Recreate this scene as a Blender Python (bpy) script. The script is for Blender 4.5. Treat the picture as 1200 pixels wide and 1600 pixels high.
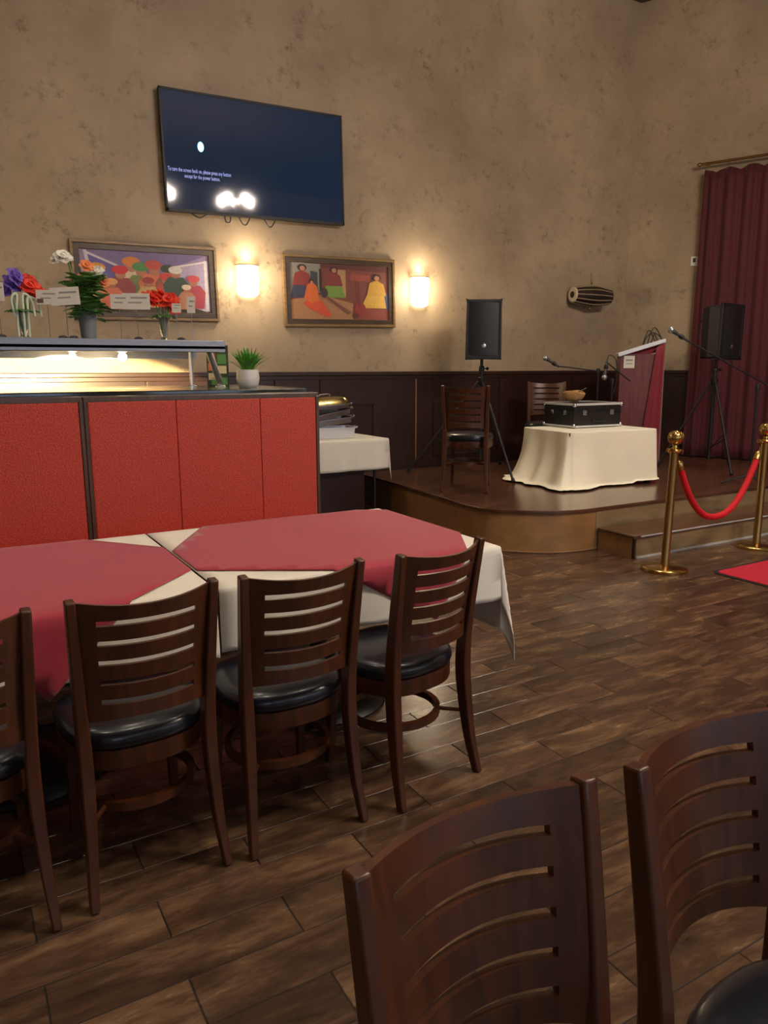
import bpy, bmesh, math, random
from mathutils import Vector, Matrix
random.seed(7)
PI = math.pi
scene = bpy.context.scene
COL = scene.collection
for o in list(bpy.data.objects):
    bpy.data.objects.remove(o)

# ------------------------------------------------------------------ camera
F_PX, PITCH, YAW, ROLL, CAM_H = 1170.0, math.radians(10.75), math.radians(30.3), math.radians(0.2), 1.5
cam_d = bpy.data.cameras.new('camera')
cam_d.sensor_fit = 'VERTICAL'
cam_d.sensor_height = 32.0
cam_d.sensor_width = 24.0
cam_d.lens = 32.0 * F_PX / 1600.0
cam_d.clip_start = 0.05
cam = bpy.data.objects.new('camera', cam_d)
COL.objects.link(cam)
fw = Vector((math.sin(YAW) * math.cos(PITCH), math.cos(YAW) * math.cos(PITCH), -math.sin(PITCH)))
rt = Vector((math.cos(YAW), -math.sin(YAW), 0))
up = rt.cross(fw)
r2 = rt * math.cos(ROLL) - up * math.sin(ROLL)
u2 = up * math.cos(ROLL) + rt * math.sin(ROLL)
cam.matrix_world = Matrix((( r2.x, u2.x, -fw.x, 0), (r2.y, u2.y, -fw.y, 0), (r2.z, u2.z, -fw.z, CAM_H), (0, 0, 0, 1)))
scene.camera = cam
def project(p):
    d = Vector(p) - Vector((0, 0, CAM_H)); z = d.dot(fw)
    if z < 0.05: return None
    return 600 + F_PX * d.dot(r2) / z, 800 - F_PX * d.dot(u2) / z, z

# ------------------------------------------------------------------ world, exposure
w = bpy.data.worlds.new('world'); scene.world = w
w.use_nodes = True
w.node_tree.nodes['Background'].inputs[0].default_value = (0.5, 0.6, 0.75, 1)
w.node_tree.nodes['Background'].inputs[1].default_value = 0.3
vs = scene.view_settings
vs.view_transform = 'Standard'; vs.look = 'None'; vs.gamma = 1.0; vs.use_curve_mapping = False
vs.exposure = 0.0

# ------------------------------------------------------------------ light levels (lamps are placed in their builders)
P_SCONCE = 20.0
CHANDELIER_GLOW = 400.0      # radiance of the chandelier shades
P_DOWN = 100.0
P_STAGE = 165.0
P_BULB = 1700.0
P_WINDOW = 25.0
def point_light(name, loc, power, col, radius):
    l = bpy.data.lights.new(name, 'POINT'); l.energy = power; l.color = col; l.shadow_soft_size = radius
    o = bpy.data.objects.new(name, l); COL.objects.link(o); o.location = loc
    return o
def spot_light(name, loc, power, col, radius, angle, blend=0.6, target=None):
    l = bpy.data.lights.new(name, 'SPOT'); l.energy = power; l.color = col; l.shadow_soft_size = radius
    l.spot_size = angle; l.spot_blend = blend
    o = bpy.data.objects.new(name, l); COL.objects.link(o); o.location = loc
    if target:
        o.rotation_euler = (Vector(target) - Vector(loc)).to_track_quat('-Z', 'Y').to_euler()
    return o
WARM = (1.0, 0.80, 0.56)
WARM2 = (1.0, 0.88, 0.72)

# ------------------------------------------------------------------ materials
MATS = {}
def newmat(name):
    m = bpy.data.materials.new(name); m.use_nodes = True
    nt = m.node_tree; b = nt.nodes['Principled BSDF']
    MATS[name] = m
    return m, nt, b
def N(nt, t, **kw):
    n = nt.nodes.new(t)
    for k, v in kw.items(): setattr(n, k, v)
    return n
def srgb(r, g, b):
    f = lambda c: (c / 255 / 12.92) if c / 255 <= 0.04045 else ((c / 255 + 0.055) / 1.055) ** 2.4
    return (f(r), f(g), f(b), 1)
def simple(name, col, rough=0.5, metal=0.0, noise=0.06, scale=30.0, bump=0.0, emit=None, estr=0.0, trans=0.0, coat=0.0, sheen=0.0):
    m, nt, b = newmat(name)
    b.inputs['Roughness'].default_value = rough
    b.inputs['Metallic'].default_value = metal
    if trans: b.inputs['Transmission Weight'].default_value = trans
    if coat:
        b.inputs['Coat Weight'].default_value = coat; b.inputs['Coat Roughness'].default_value = 0.15
    if sheen: b.inputs['Sheen Weight'].default_value = sheen
    tc = N(nt, 'ShaderNodeTexCoord'); no = N(nt, 'ShaderNodeTexNoise')
    no.inputs['Scale'].default_value = scale; no.inputs['Detail'].default_value = 4
    nt.links.new(tc.outputs['Object'], no.inputs['Vector'])
    mx = N(nt, 'ShaderNodeMix', data_type='RGBA')
    c = col
    mx.inputs[6].default_value = (c[0] * (1 - noise * 2), c[1] * (1 - noise * 2), c[2] * (1 - noise * 2), 1)
    mx.inputs[7].default_value = (min(1, c[0] * (1 + noise * 2)), min(1, c[1] * (1 + noise * 2)), min(1, c[2] * (1 + noise * 2)), 1)
    nt.links.new(no.outputs['Fac'], mx.inputs[0])
    nt.links.new(mx.outputs[2], b.inputs['Base Color'])
    if bump:
        bp = N(nt, 'ShaderNodeBump'); bp.inputs['Strength'].default_value = bump; bp.inputs['Distance'].default_value = 0.003
        nt.links.new(no.outputs['Fac'], bp.inputs['Height']); nt.links.new(bp.outputs['Normal'], b.inputs['Normal'])
    if emit:
        b.inputs['Emission Color'].default_value = emit; b.inputs['Emission Strength'].default_value = estr
    return m
def wood(name, c1, c2, rough, axis=2, scale=9.0, coat=0.3, stretch=8.0):
    m, nt, b = newmat(name)
    tc = N(nt, 'ShaderNodeTexCoord'); mp = N(nt, 'ShaderNodeMapping')
    s = [stretch, stretch, stretch]; s[axis] = 1.0
    mp.inputs['Scale'].default_value = s
    no = N(nt, 'ShaderNodeTexNoise'); no.inputs['Scale'].default_value = scale; no.inputs['Detail'].default_value = 6; no.inputs['Distortion'].default_value = 0.6
    cr = N(nt, 'ShaderNodeValToRGB')
    cr.color_ramp.elements[0].position = 0.3; cr.color_ramp.elements[0].color = c1
    cr.color_ramp.elements[1].position = 0.72; cr.color_ramp.elements[1].color = c2
    nt.links.new(tc.outputs['Object'], mp.inputs['Vector']); nt.links.new(mp.outputs['Vector'], no.inputs['Vector'])
    nt.links.new(no.outputs['Fac'], cr.inputs['Fac']); nt.links.new(cr.outputs['Color'], b.inputs['Base Color'])
    b.inputs['Roughness'].default_value = rough
    b.inputs['Coat Weight'].default_value = coat; b.inputs['Coat Roughness'].default_value = 0.2
    return m

def wall_material():
    m, nt, b = newmat('plaster_wall')
    tc = N(nt, 'ShaderNodeTexCoord')
    def noise(scale, detail, rough, w=0.0):
        n = N(nt, 'ShaderNodeTexNoise', noise_dimensions='4D'); n.inputs['Scale'].default_value = scale
        n.inputs['Detail'].default_value = detail; n.inputs['Roughness'].default_value = rough; n.inputs['W'].default_value = w
        nt.links.new(tc.outputs['Object'], n.inputs['Vector']); return n
    big = noise(0.9, 4, 0.6, 1.0); mid = noise(3.4, 6, 0.68, 5.0); fine = noise(13, 8, 0.75, 9.0)
    cr = N(nt, 'ShaderNodeValToRGB'); e = cr.color_ramp.elements
    e[0].position = 0.30; e[0].color = srgb(146, 127, 103)
    e[1].position = 0.70; e[1].color = srgb(184, 164, 135)
    nt.links.new(big.outputs['Fac'], cr.inputs['Fac'])
    # brown blotches: where mid and fine noise are both high
    mr = N(nt, 'ShaderNodeMapRange'); mr.inputs['From Min'].default_value = 0.47; mr.inputs['From Max'].default_value = 0.64
    nt.links.new(mid.outputs['Fac'], mr.inputs['Value'])
    mr2 = N(nt, 'ShaderNodeMapRange'); mr2.inputs['From Min'].default_value = 0.50; mr2.inputs['From Max'].default_value = 0.66
    nt.links.new(fine.outputs['Fac'], mr2.inputs['Value'])
    mul = N(nt, 'ShaderNodeMath', operation='MULTIPLY'); nt.links.new(mr.outputs[0], mul.inputs[0]); nt.links.new(mr2.outputs[0], mul.inputs[1])
    mul2 = N(nt, 'ShaderNodeMath', operation='MULTIPLY'); nt.links.new(mul.outputs[0], mul2.inputs[0]); mul2.inputs[1].default_value = 0.85
    mx = N(nt, 'ShaderNodeMix', data_type='RGBA'); nt.links.new(mul2.outputs[0], mx.inputs[0])
    nt.links.new(cr.outputs['Color'], mx.inputs[6]); mx.inputs[7].default_value = srgb(88, 64, 44)
    nt.links.new(mx.outputs[2], b.inputs['Base Color'])
    b.inputs['Roughness'].default_value = 0.55
    bp = N(nt, 'ShaderNodeBump'); bp.inputs['Strength'].default_value = 0.25; bp.inputs['Distance'].default_value = 0.004
    nt.links.new(fine.outputs['Fac'], bp.inputs['Height']); nt.links.new(bp.outputs['Normal'], b.inputs['Normal'])
    return m

def plank_material():
    m, nt, b = newmat('floor_plank')
    geo = N(nt, 'ShaderNodeNewGeometry'); oi = N(nt, 'ShaderNodeObjectInfo')
    add = N(nt, 'ShaderNodeMath', operation='ADD'); nt.links.new(geo.outputs['Random Per Island'], add.inputs[0]); nt.links.new(oi.outputs['Random'], add.inputs[1])
    fr = N(nt, 'ShaderNodeMath', operation='FRACT'); nt.links.new(add.outputs[0], fr.inputs[0])
    mp = N(nt, 'ShaderNodeMapping'); mp.inputs['Scale'].default_value = (2.2, 9.0, 1.0)
    nt.links.new(geo.outputs['Position'], mp.inputs['Vector'])
    sh = N(nt, 'ShaderNodeMath', operation='MULTIPLY'); sh.inputs[1].default_value = 40.0; nt.links.new(fr.outputs[0], sh.inputs[0])
    def noise(scale, detail, dist):
        n = N(nt, 'ShaderNodeTexNoise', noise_dimensions='4D'); n.inputs['Scale'].default_value = scale; n.inputs['Detail'].default_value = detail
        n.inputs['Distortion'].default_value = dist; n.inputs['Roughness'].default_value = 0.65
        nt.links.new(mp.outputs['Vector'], n.inputs['Vector']); nt.links.new(sh.outputs[0], n.inputs['W']); return n
    n1 = noise(1.3, 7, 0.5); n2 = noise(7.0, 5, 0.2)
    cr = N(nt, 'ShaderNodeValToRGB'); e = cr.color_ramp.elements
    e[0].position = 0.32; e[0].color = srgb(62, 46, 36)
    e[1].position = 0.66; e[1].color = srgb(134, 104, 75)
    e.new(0.5).color = srgb(94, 69, 51)
    nt.links.new(n1.outputs['Fac'], cr.inputs['Fac'])
    mr = N(nt, 'ShaderNodeMapRange'); mr.inputs['To Min'].default_value = 0.56; mr.inputs['To Max'].default_value = 1.1
    nt.links.new(fr.outputs[0], mr.inputs['Value'])
    mr2 = N(nt, 'ShaderNodeMapRange'); mr2.inputs['From Min'].default_value = 0.3; mr2.inputs['From Max'].default_value = 0.7
    mr2.inputs['To Min'].default_value = 0.8; mr2.inputs['To Max'].default_value = 1.12
    nt.links.new(n2.outputs['Fac'], mr2.inputs['Value'])
    mm = N(nt, 'ShaderNodeMath', operation='MULTIPLY'); nt.links.new(mr.outputs[0], mm.inputs[0]); nt.links.new(mr2.outputs[0], mm.inputs[1])
    mx = N(nt, 'ShaderNodeVectorMath', operation='SCALE'); nt.links.new(cr.outputs['Color'], mx.inputs[0]); nt.links.new(mm.outputs[0], mx.inputs['Scale'])
    nt.links.new(mx.outputs[0], b.inputs['Base Color'])
    rr = N(nt, 'ShaderNodeMapRange'); rr.inputs['To Min'].default_value = 0.16; rr.inputs['To Max'].default_value = 0.34
    nt.links.new(n1.outputs['Fac'], rr.inputs['Value']); nt.links.new(rr.outputs[0], b.inputs['Roughness'])
    bp = N(nt, 'ShaderNodeBump'); bp.inputs['Strength'].default_value = 0.2; bp.inputs['Distance'].default_value = 0.002
    nt.links.new(n2.outputs['Fac'], bp.inputs['Height']); nt.links.new(bp.outputs['Normal'], b.inputs['Normal'])
    return m

def weave_material(name, c1, c2, scale):
    m, nt, b = newmat(name)
    tc = N(nt, 'ShaderNodeTexCoord')
    vo = N(nt, 'ShaderNodeTexVoronoi'); vo.inputs['Scale'].default_value = scale
    no = N(nt, 'ShaderNodeTexNoise'); no.inputs['Scale'].default_value = scale * 0.6; no.inputs['Detail'].default_value = 3
    nt.links.new(tc.outputs['Object'], vo.inputs['Vector']); nt.links.new(tc.outputs['Object'], no.inputs['Vector'])
    cr = N(nt, 'ShaderNodeValToRGB'); cr.color_ramp.elements[0].color = c1; cr.color_ramp.elements[1].color = c2
    cr.color_ramp.elements[0].position = 0.35; cr.color_ramp.elements[1].position = 0.65
    nt.links.new(no.outputs['Fac'], cr.inputs['Fac']); nt.links.new(cr.outputs['Color'], b.inputs['Base Color'])
    bp = N(nt, 'ShaderNodeBump'); bp.inputs['Strength'].default_value = 0.6; bp.inputs['Distance'].default_value = 0.003
    nt.links.new(vo.outputs['Distance'], bp.inputs['Height']); nt.links.new(bp.outputs['Normal'], b.inputs['Normal'])
    b.inputs['Roughness'].default_value = 0.5
    return m

wall_material(); plank_material()
weave_material('red_upholstery', srgb(174, 52, 36), srgb(204, 76, 56), 170)
wood('chair_wood', srgb(60, 29, 13), srgb(86, 43, 17), 0.4, 2, 4, 0.12)
wood('chair_wood_light', srgb(98, 54, 28), srgb(140, 82, 46), 0.36, 2, 5, 0.35)
wood('mahogany', srgb(36, 17, 14), srgb(52, 25, 19), 0.4, 2, 3, 0.2)
wood('mahogany_trim', srgb(34, 17, 12), srgb(58, 32, 22), 0.38, 0, 3, 0.2)
wood('stage_wood', srgb(72, 46, 32), srgb(104, 68, 47), 0.24, 0, 2.5, 0.3, 5)
wood('stage_fascia', srgb(140, 103, 62), srgb(165, 122, 75), 0.34, 0, 2.5, 0.2, 5)
wood('stage_riser', srgb(128, 108, 78), srgb(156, 132, 98), 0.2, 0, 2.5, 0.4, 5)
wood('booth_frame', srgb(66, 48, 36), srgb(92, 68, 50), 0.4, 2, 3, 0.2)
wood('picture_frame', srgb(50, 36, 22), srgb(78, 58, 34), 0.4, 0, 6, 0.2)
wood('picture_frame_gold', srgb(112, 88, 52), srgb(146, 116, 70), 0.35, 0, 6, 0.2)
simple('frame_glint', srgb(150, 110, 80), 0.3)
simple('grout', srgb(34, 26, 20), 0.8)
simple('ceiling_paint', srgb(70, 56, 44), 0.8)
simple('black_vinyl', srgb(22, 25, 34), 0.3, noise=0.1, scale=60, bump=0.15, coat=0.25)
simple('white_cloth', srgb(238, 232, 216), 0.8, noise=0.02, scale=8, sheen=0.2)
simple('cream_cloth', srgb(252, 243, 216), 0.75, noise=0.03, scale=5, sheen=0.2)
simple('burgundy_cloth', srgb(172, 44, 64), 0.7, noise=0.04, scale=10, sheen=0.3)
simple('red_curtain', srgb(82, 18, 26), 0.75, noise=0.12, scale=12, sheen=0.1)
simple('lectern_fabric', srgb(128, 20, 38), 0.7, noise=0.06, scale=10, sheen=0.3)
wood('lectern_wood', srgb(86, 34, 34), srgb(118, 50, 46), 0.4, 2, 4, 0.2)
simple('black_plastic', srgb(19, 19, 21), 0.5, noise=0.08)
simple('grey_plastic', srgb(54, 55, 58), 0.5, noise=0.05)
simple('black_metal', srgb(24, 24, 27), 0.42, noise=0.05)
simple('black_iron', srgb(26, 24, 22), 0.45, noise=0.08)
simple('steel', srgb(190, 190, 192), 0.25, 1.0, noise=0.03)
simple('brushed_steel', srgb(150, 148, 150), 0.38, 1.0, noise=0.03)
simple('chrome', srgb(226, 226, 226), 0.3, 0.8, noise=0.0)
simple('brass', srgb(208, 176, 108), 0.2, 1.0, noise=0.04)
simple('brass_dark', srgb(168, 136, 82), 0.3, 1.0, noise=0.05)
simple('aluminium', srgb(222, 224, 228), 0.4, 0.4, noise=0.02)
simple('granite', srgb(20, 18, 17), 0.08, noise=0.4, scale=160, coat=0.5)
simple('red_velvet', srgb(206, 12, 30), 0.75, noise=0.08, scale=80)
simple('red_carpet', srgb(186, 26, 50), 0.95, noise=0.1, scale=120, bump=0.6)
simple('carpet_edge', srgb(26, 16, 16), 0.9)
simple('tv_screen', srgb(6, 10, 18), 0.045, noise=0.0, emit=srgb(44, 60, 86), estr=0.42)
simple('tv_text', srgb(190, 200, 240), 0.5, emit=srgb(150, 170, 255), estr=0.7)
simple('tv_glow', srgb(180, 220, 255), 0.5, emit=srgb(150, 210, 255), estr=2.2)
simple('sconce_glass', srgb(255, 240, 214), 0.5, noise=0.0, emit=(1.0, 0.80, 0.52, 1), estr=9.0)
simple('bulb_glass', srgb(255, 240, 200), 0.4, noise=0.0, emit=(1.0, 0.82, 0.5, 1), estr=30.0)
simple('chandelier_glass', srgb(255, 235, 225), 0.4, noise=0.0, emit=(1.0, 0.85, 0.72, 1), estr=CHANDELIER_GLOW)
simple('fill_downlight_glass', srgb(255, 235, 205), 0.4, noise=0.0, emit=(1.0, 0.8, 0.56, 1), estr=6.0)
simple('window_glass', srgb(200, 215, 230), 0.2, noise=0.0, emit=(0.62, 0.78, 1.0, 1), estr=0.8)
simple('glass', srgb(232, 236, 236), 0.06, noise=0.0, trans=0.85)
simple('white_ceramic', srgb(230, 226, 216), 0.3, noise=0.02, coat=0.3)
simple('grey_pot', srgb(124, 128, 130), 0.4, noise=0.04)
simple('leaf_green', srgb(98, 144, 74), 0.5, noise=0.15, scale=20)
simple('grass_green', srgb(84, 156, 48), 0.45, noise=0.15, scale=20)
simple('stem_pale', srgb(206, 222, 196), 0.5)
simple('petal_red', srgb(232, 66, 42), 0.6, noise=0.1)
simple('petal_purple', srgb(126, 96, 190), 0.6, noise=0.1)
simple('petal_white', srgb(236, 232, 218), 0.6)
simple('petal_peach', srgb(240, 150, 96), 0.6, noise=0.1)
simple('card', srgb(222, 216, 200), 0.6, noise=0.02)
simple('print_grey', srgb(150, 146, 140), 0.6)
simple('print_dark', srgb(104, 80, 72), 0.6)
simple('case_vinyl', srgb(26, 22, 24), 0.45, noise=0.08, scale=60)
simple('bowl_wood', srgb(196, 150, 98), 0.5, noise=0.2, scale=25, bump=0.4)
simple('stick_wood', srgb(92, 70, 44), 0.6)
simple('drum_wood', srgb(42, 30, 22), 0.4, noise=0.15)
simple('drum_strap', srgb(160, 140, 110), 0.6)
simple('drum_skin', srgb(206, 190, 160), 0.6)
simple('drum_patch', srgb(44, 26, 22), 0.6)
simple('white_plastic', srgb(226, 222, 214), 0.4, noise=0.01)
simple('cable_black', srgb(18, 18, 18), 0.5)
simple('mic_grille', srgb(170, 172, 176), 0.35, 0.8, noise=0.2, scale=300)
simple('menu_dark', srgb(40, 48, 34), 0.5)
simple('menu_green', srgb(74, 128, 62), 0.5)
simple('menu_red', srgb(176, 92, 70), 0.5)
simple('menu_cream', srgb(200, 186, 150), 0.5)
simple('brass_lid', srgb(186, 166, 104), 0.22, 1.0, noise=0.05)
PAINT = {}
def paint(r, g, b):
    k = 'paint_%d_%d_%d' % (r, g, b)
    if k not in MATS: simple(k, srgb(r, g, b), 0.55, noise=0.12, scale=40)
    return k

# ------------------------------------------------------------------ mesh helpers
def bez(pts, n):
    """Catmull-Rom resample of control points (tuples of any length)"""
    out = []
    P = [pts[0]] + list(pts) + [pts[-1]]
    for i in range(1, len(P) - 2):
        for k in range(n):
            t = k / n
            a, b, c, d = P[i - 1], P[i], P[i + 1], P[i + 2]
            out.append(tuple(0.5 * ((2 * b[j]) + (-a[j] + c[j]) * t + (2 * a[j] - 5 * b[j] + 4 * c[j] - d[j]) * t * t + (-a[j] + 3 * b[j] - 3 * c[j] + d[j]) * t ** 3) for j in range(len(b))))
    out.append(tuple(pts[-1]))
    return out
class MB:
    def __init__(s): s.v = []; s.f = []
    def add(s, vs, fs):
        k = len(s.v); s.v += [tuple(v) for v in vs]; s.f += [tuple(i + k for i in f) for f in fs]; return s
    def box(s, c, d, rot=None):
        x, y, z = d[0] / 2, d[1] / 2, d[2] / 2
        vs = [Vector((sx * x, sy * y, sz * z)) for sz in (-1, 1) for sy in (-1, 1) for sx in (-1, 1)]
        if rot is not None: vs = [rot @ v for v in vs]
        vs = [v + Vector(c) for v in vs]
        return s.add(vs, [(0, 2, 3, 1), (4, 5, 7, 6), (0, 1, 5, 4), (2, 6, 7, 3), (0, 4, 6, 2), (1, 3, 7, 5)])
    def lathe(s, prof, n=24, c=(0, 0, 0), rot=None, sx=1.0, sy=1.0):
        vs = []; fs = []
        for r, z in prof:
            for k in range(n):
                a = 2 * PI * k / n
                v = Vector((r * math.cos(a) * sx, r * math.sin(a) * sy, z))
                if rot is not None: v = rot @ v
                vs.append(v + Vector(c))
        m = len(prof)
        for i in range(m - 1):
            for k in range(n):
                fs.append((i * n + k, i * n + (k + 1) % n, (i + 1) * n + (k + 1) % n, (i + 1) * n + k))
        if prof[0][0] > 1e-6: fs.append(tuple(reversed(range(n))))
        if prof[-1][0] > 1e-6: fs.append(tuple((m - 1) * n + k for k in range(n)))
        return s.add(vs, fs)
    def tube(s, pts, r, n=8, closed=False, sq=False, up=None):
        pts = [Vector(p) for p in pts]; L = len(pts)
        rad = r if isinstance(r, (list, tuple)) else [r] * L
        ref = Vector(up) if up else None
        vs = []; fs = []; prev = None
        for i, p in enumerate(pts):
            if closed: t = pts[(i + 1) % L] - pts[i - 1]
            else: t = pts[min(i + 1, L - 1)] - pts[max(i - 1, 0)]
            t.normalize()
            if ref is not None: u = ref - t * ref.dot(t)
            elif prev is None:
                u = Vector((0, 0, 1)) if abs(t.z) < 0.9 else Vector((1, 0, 0)); u = u - t * u.dot(t)
            else: u = prev - t * prev.dot(t)
            u.normalize(); prev = u; v = t.cross(u)
            rr = rad[i]
            if sq:
                a, b = rr if isinstance(rr, (list, tuple)) else (rr, rr)
                for du, dv in ((-1, -1), (1, -1), (1, 1), (-1, 1)): vs.append(p + u * du * a + v * dv * b)
            else:
                for k in range(n):
                    a = 2 * PI * k / n; vs.append(p + u * math.cos(a) * rr + v * math.sin(a) * rr)
        m = 4 if sq else n
        for i in range(L if closed else L - 1):
            j = (i + 1) % L
            for k in range(m): fs.append((i * m + k, i * m + (k + 1) % m, j * m + (k + 1) % m, j * m + k))
        if not closed:
            fs.append(tuple(reversed(range(m)))); fs.append(tuple((L - 1) * m + k for k in range(m)))
        return s.add(vs, fs)
    def sphere(s, c, r, n=12, m=8, sc=(1, 1, 1)):
        prof = [(max(1e-7, math.sin(PI * i / m)) if 0 < i < m else 0.0, -math.cos(PI * i / m)) for i in range(m + 1)]
        vs = []; fs = []
        for pr, z in prof:
            for k in range(n):
                a = 2 * PI * k / n
                vs.append((c[0] + pr * math.cos(a) * r * sc[0], c[1] + pr * math.sin(a) * r * sc[1], c[2] + z * r * sc[2]))
        for i in range(m):
            for k in range(n): fs.append((i * n + k, i * n + (k + 1) % n, (i + 1) * n + (k + 1) % n, (i + 1) * n + k))
        return s.add(vs, fs)
    def prism(s, poly, z0, z1):
        n = len(poly)
        vs = [(x, y, z0) for x, y in poly] + [(x, y, z1) for x, y in poly]
        fs = [tuple(reversed(range(n))), tuple(range(n, 2 * n))] + [(i, (i + 1) % n, n + (i + 1) % n, n + i) for i in range(n)]
        return s.add(vs, fs)
    def grid(s, pts2d):
        R = len(pts2d); C = len(pts2d[0])
        vs = [p for row in pts2d for p in row]
        fs = [(i * C + j, i * C + j + 1, (i + 1) * C + j + 1, (i + 1) * C + j) for i in range(R - 1) for j in range(C - 1)]
        return s.add(vs, fs)
    def mesh(s, name, smooth=False, angle=40):
        me = bpy.data.meshes.new(name)
        me.from_pydata([tuple(v) for v in s.v], [], s.f)
        bm = bmesh.new(); bm.from_mesh(me)
        bmesh.ops.remove_doubles(bm, verts=bm.verts, dist=1e-6)
        bmesh.ops.recalc_face_normals(bm, faces=bm.faces)
        if smooth:
            for f in bm.faces: f.smooth = True
            for e in bm.edges:
                if len(e.link_faces) == 2 and e.calc_face_angle(0) > math.radians(angle): e.smooth = False
        bm.to_mesh(me); bm.free()
        return me
def link(name, me, mat, parent=None, loc=None, bevel=0.0, seg=2):
    o = bpy.data.objects.new(name, me); COL.objects.link(o)
    if mat and not me.materials: me.materials.append(MATS[mat])
    if parent is not None: o.parent = parent
    if loc: o.location = loc
    if bevel:
        b = o.modifiers.new('bevel', 'BEVEL'); b.width = bevel; b.segments = seg; b.limit_method = 'ANGLE'; b.angle_limit = math.radians(35)
    return o
def part(name, mb, mat, parent=None, smooth=False, bevel=0.0, loc=None, seg=2, angle=40):
    return link(name, mb.mesh(name, smooth, angle), mat, parent, loc, bevel, seg)
def thing(name, label, cat, loc=(0, 0, 0), rz=0.0, group=None, scale=1.0):
    o = bpy.data.objects.new(name, None); COL.objects.link(o)
    o.empty_display_size = 0.1
    o.location = loc; o.rotation_euler = (0, 0, rz); o.scale = (scale,) * 3
    o['label'] = label; o['category'] = cat
    if group: o['group'] = group
    return o
def tag(o, label, cat, group=None):
    o['label'] = label; o['category'] = cat
    if group: o['group'] = group
    return o
def struct(o, label=None):
    o['kind'] = 'structure'
    if label: o['label'] = label
    return o
def dup(root, loc, rz, label, scale=1.0):
    def cp(o, parent):
        c = o.copy(); COL.objects.link(c); c.parent = parent
        for ch in list(o.children): cp(ch, c)
        return c
    r = cp(root, None); r.location = loc; r.rotation_euler = (0, 0, rz); r.scale = (scale,) * 3
    r['label'] = label
    return r
def rotz(a): return Matrix.Rotation(a, 3, 'Z')
def rotx(a): return Matrix.Rotation(a, 3, 'X')
def roty(a): return Matrix.Rotation(a, 3, 'Y')

# ================================================================== THE ROOM
WY = 7.42; HD = 0.36; CEIL = 6.05
CORNER = Vector((8.14, WY, 0)); RDIR = Vector((0.407, -0.914, 0)).normalized(); RLEN = 6.2
RN = Vector((-RDIR.y, RDIR.x, 0)) * -1          # inward normal of the angled wall
if RN.x > 0: RN = -RN
REND = CORNER + RDIR * RLEN
X0, Y0 = -3.6, -4.6
# walls as slabs with thickness outwards
m = MB(); m.box(((X0 + CORNER.x + .2) / 2, WY + 0.1, CEIL / 2), (CORNER.x + .2 - X0, 0.2, CEIL)); wb = struct(part('wall_back', m, 'plaster_wall'))
rang = math.atan2(RDIR.y, RDIR.x)
m = MB(); m.box(CORNER + RDIR * (RLEN / 2) - RN * 0.1 + Vector((0, 0, CEIL / 2)), (RLEN, 0.2, CEIL), rotz(rang)); wr = struct(part('wall_right', m, 'plaster_wall'))
m = MB(); m.box((X0 - 0.1, (Y0 + WY) / 2, CEIL / 2), (0.2, WY - Y0, CEIL)); struct(part('wall_left', m, 'plaster_wall'))
m = MB(); m.box((REND.x + 0.1, (Y0 + REND.y) / 2, CEIL / 2), (0.2, REND.y - Y0, CEIL)); struct(part('wall_side', m, 'plaster_wall'))
m = MB()
wins = [(-1.9, 1.8), (1.0, 1.8), (3.9, 1.8), (6.8, 1.8)]
xs = X0
for wx, ww in wins:
    m.box(((xs + wx - ww / 2) / 2, Y0 - .1, CEIL / 2), (wx - ww / 2 - xs, .2, CEIL))
    m.box((wx, Y0 - .1, .45), (ww, .2, .9)); m.box((wx, Y0 - .1, (3.1 + CEIL) / 2), (ww, .2, CEIL - 3.1))
    xs = wx + ww / 2
m.box(((xs + REND.x) / 2, Y0 - .1, CEIL / 2), (REND.x - xs, .2, CEIL))
struct(part('wall_front', m, 'plaster_wall'))
for i, (wx, ww) in enumerate(wins):
    m = MB(); m.box((wx, Y0 - .12, 2.0), (ww, .012, 2.2)); wo = struct(part('window_%d' % (i + 1), m, 'window_glass'))
    m = MB()
    for dx in (-ww / 2 + .03, 0, ww / 2 - .03): m.box((wx + dx, Y0 - .08, 2.0), (.06, .06, 2.2))
    for z in (.93, 2.3, 3.07): m.box((wx, Y0 - .08, z), (ww, .06, .06))
    part('window_frame', m, 'mahogany', wo)
m = MB(); m.prism([(X0 - .2, Y0 - .2), (REND.x + .2, Y0 - .2), (REND.x + .2, REND.y), (CORNER.x + .2, WY + .2), (X0 - .2, WY + .2)], CEIL, CEIL + .1)
struct(part('ceiling', m, 'ceiling_paint'))

# floor: tile planks in running bond
PW, PL, GAP = 0.1617, 0.632, 0.0035
fl = MB(); fl.prism([(X0 - .2, Y0 - .2), (REND.x + .2, Y0 - .2), (REND.x + .2, REND.y), (CORNER.x + .2, WY + .2), (X0 - .2, WY + .2)], -.1, -.0025)
floor = struct(part('floor', fl, 'grout'))
pm = MB(); hx, hy, bv = PL / 2 - GAP / 2, PW / 2 - GAP / 2, .0018
pm.add([(-hx, -hy, -.006), (hx, -hy, -.006), (hx, hy, -.006), (-hx, hy, -.006), (-hx, -hy, -bv), (hx, -hy, -bv), (hx, hy, -bv), (-hx, hy, -bv),
        (-hx + bv, -hy + bv, 0), (hx - bv, -hy + bv, 0), (hx - bv, hy - bv, 0), (-hx + bv, hy - bv, 0)],
       [(8, 9, 10, 11)] + [(a, (a + 1) % 4, 4 + (a + 1) % 4, 4 + a) for a in range(4)] + [(4 + a, 4 + (a + 1) % 4, 8 + (a + 1) % 4, 8 + a) for a in range(4)])
plank_me = pm.mesh('plank'); plank_me.materials.append(MATS['floor_plank'])
cells = []
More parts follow.
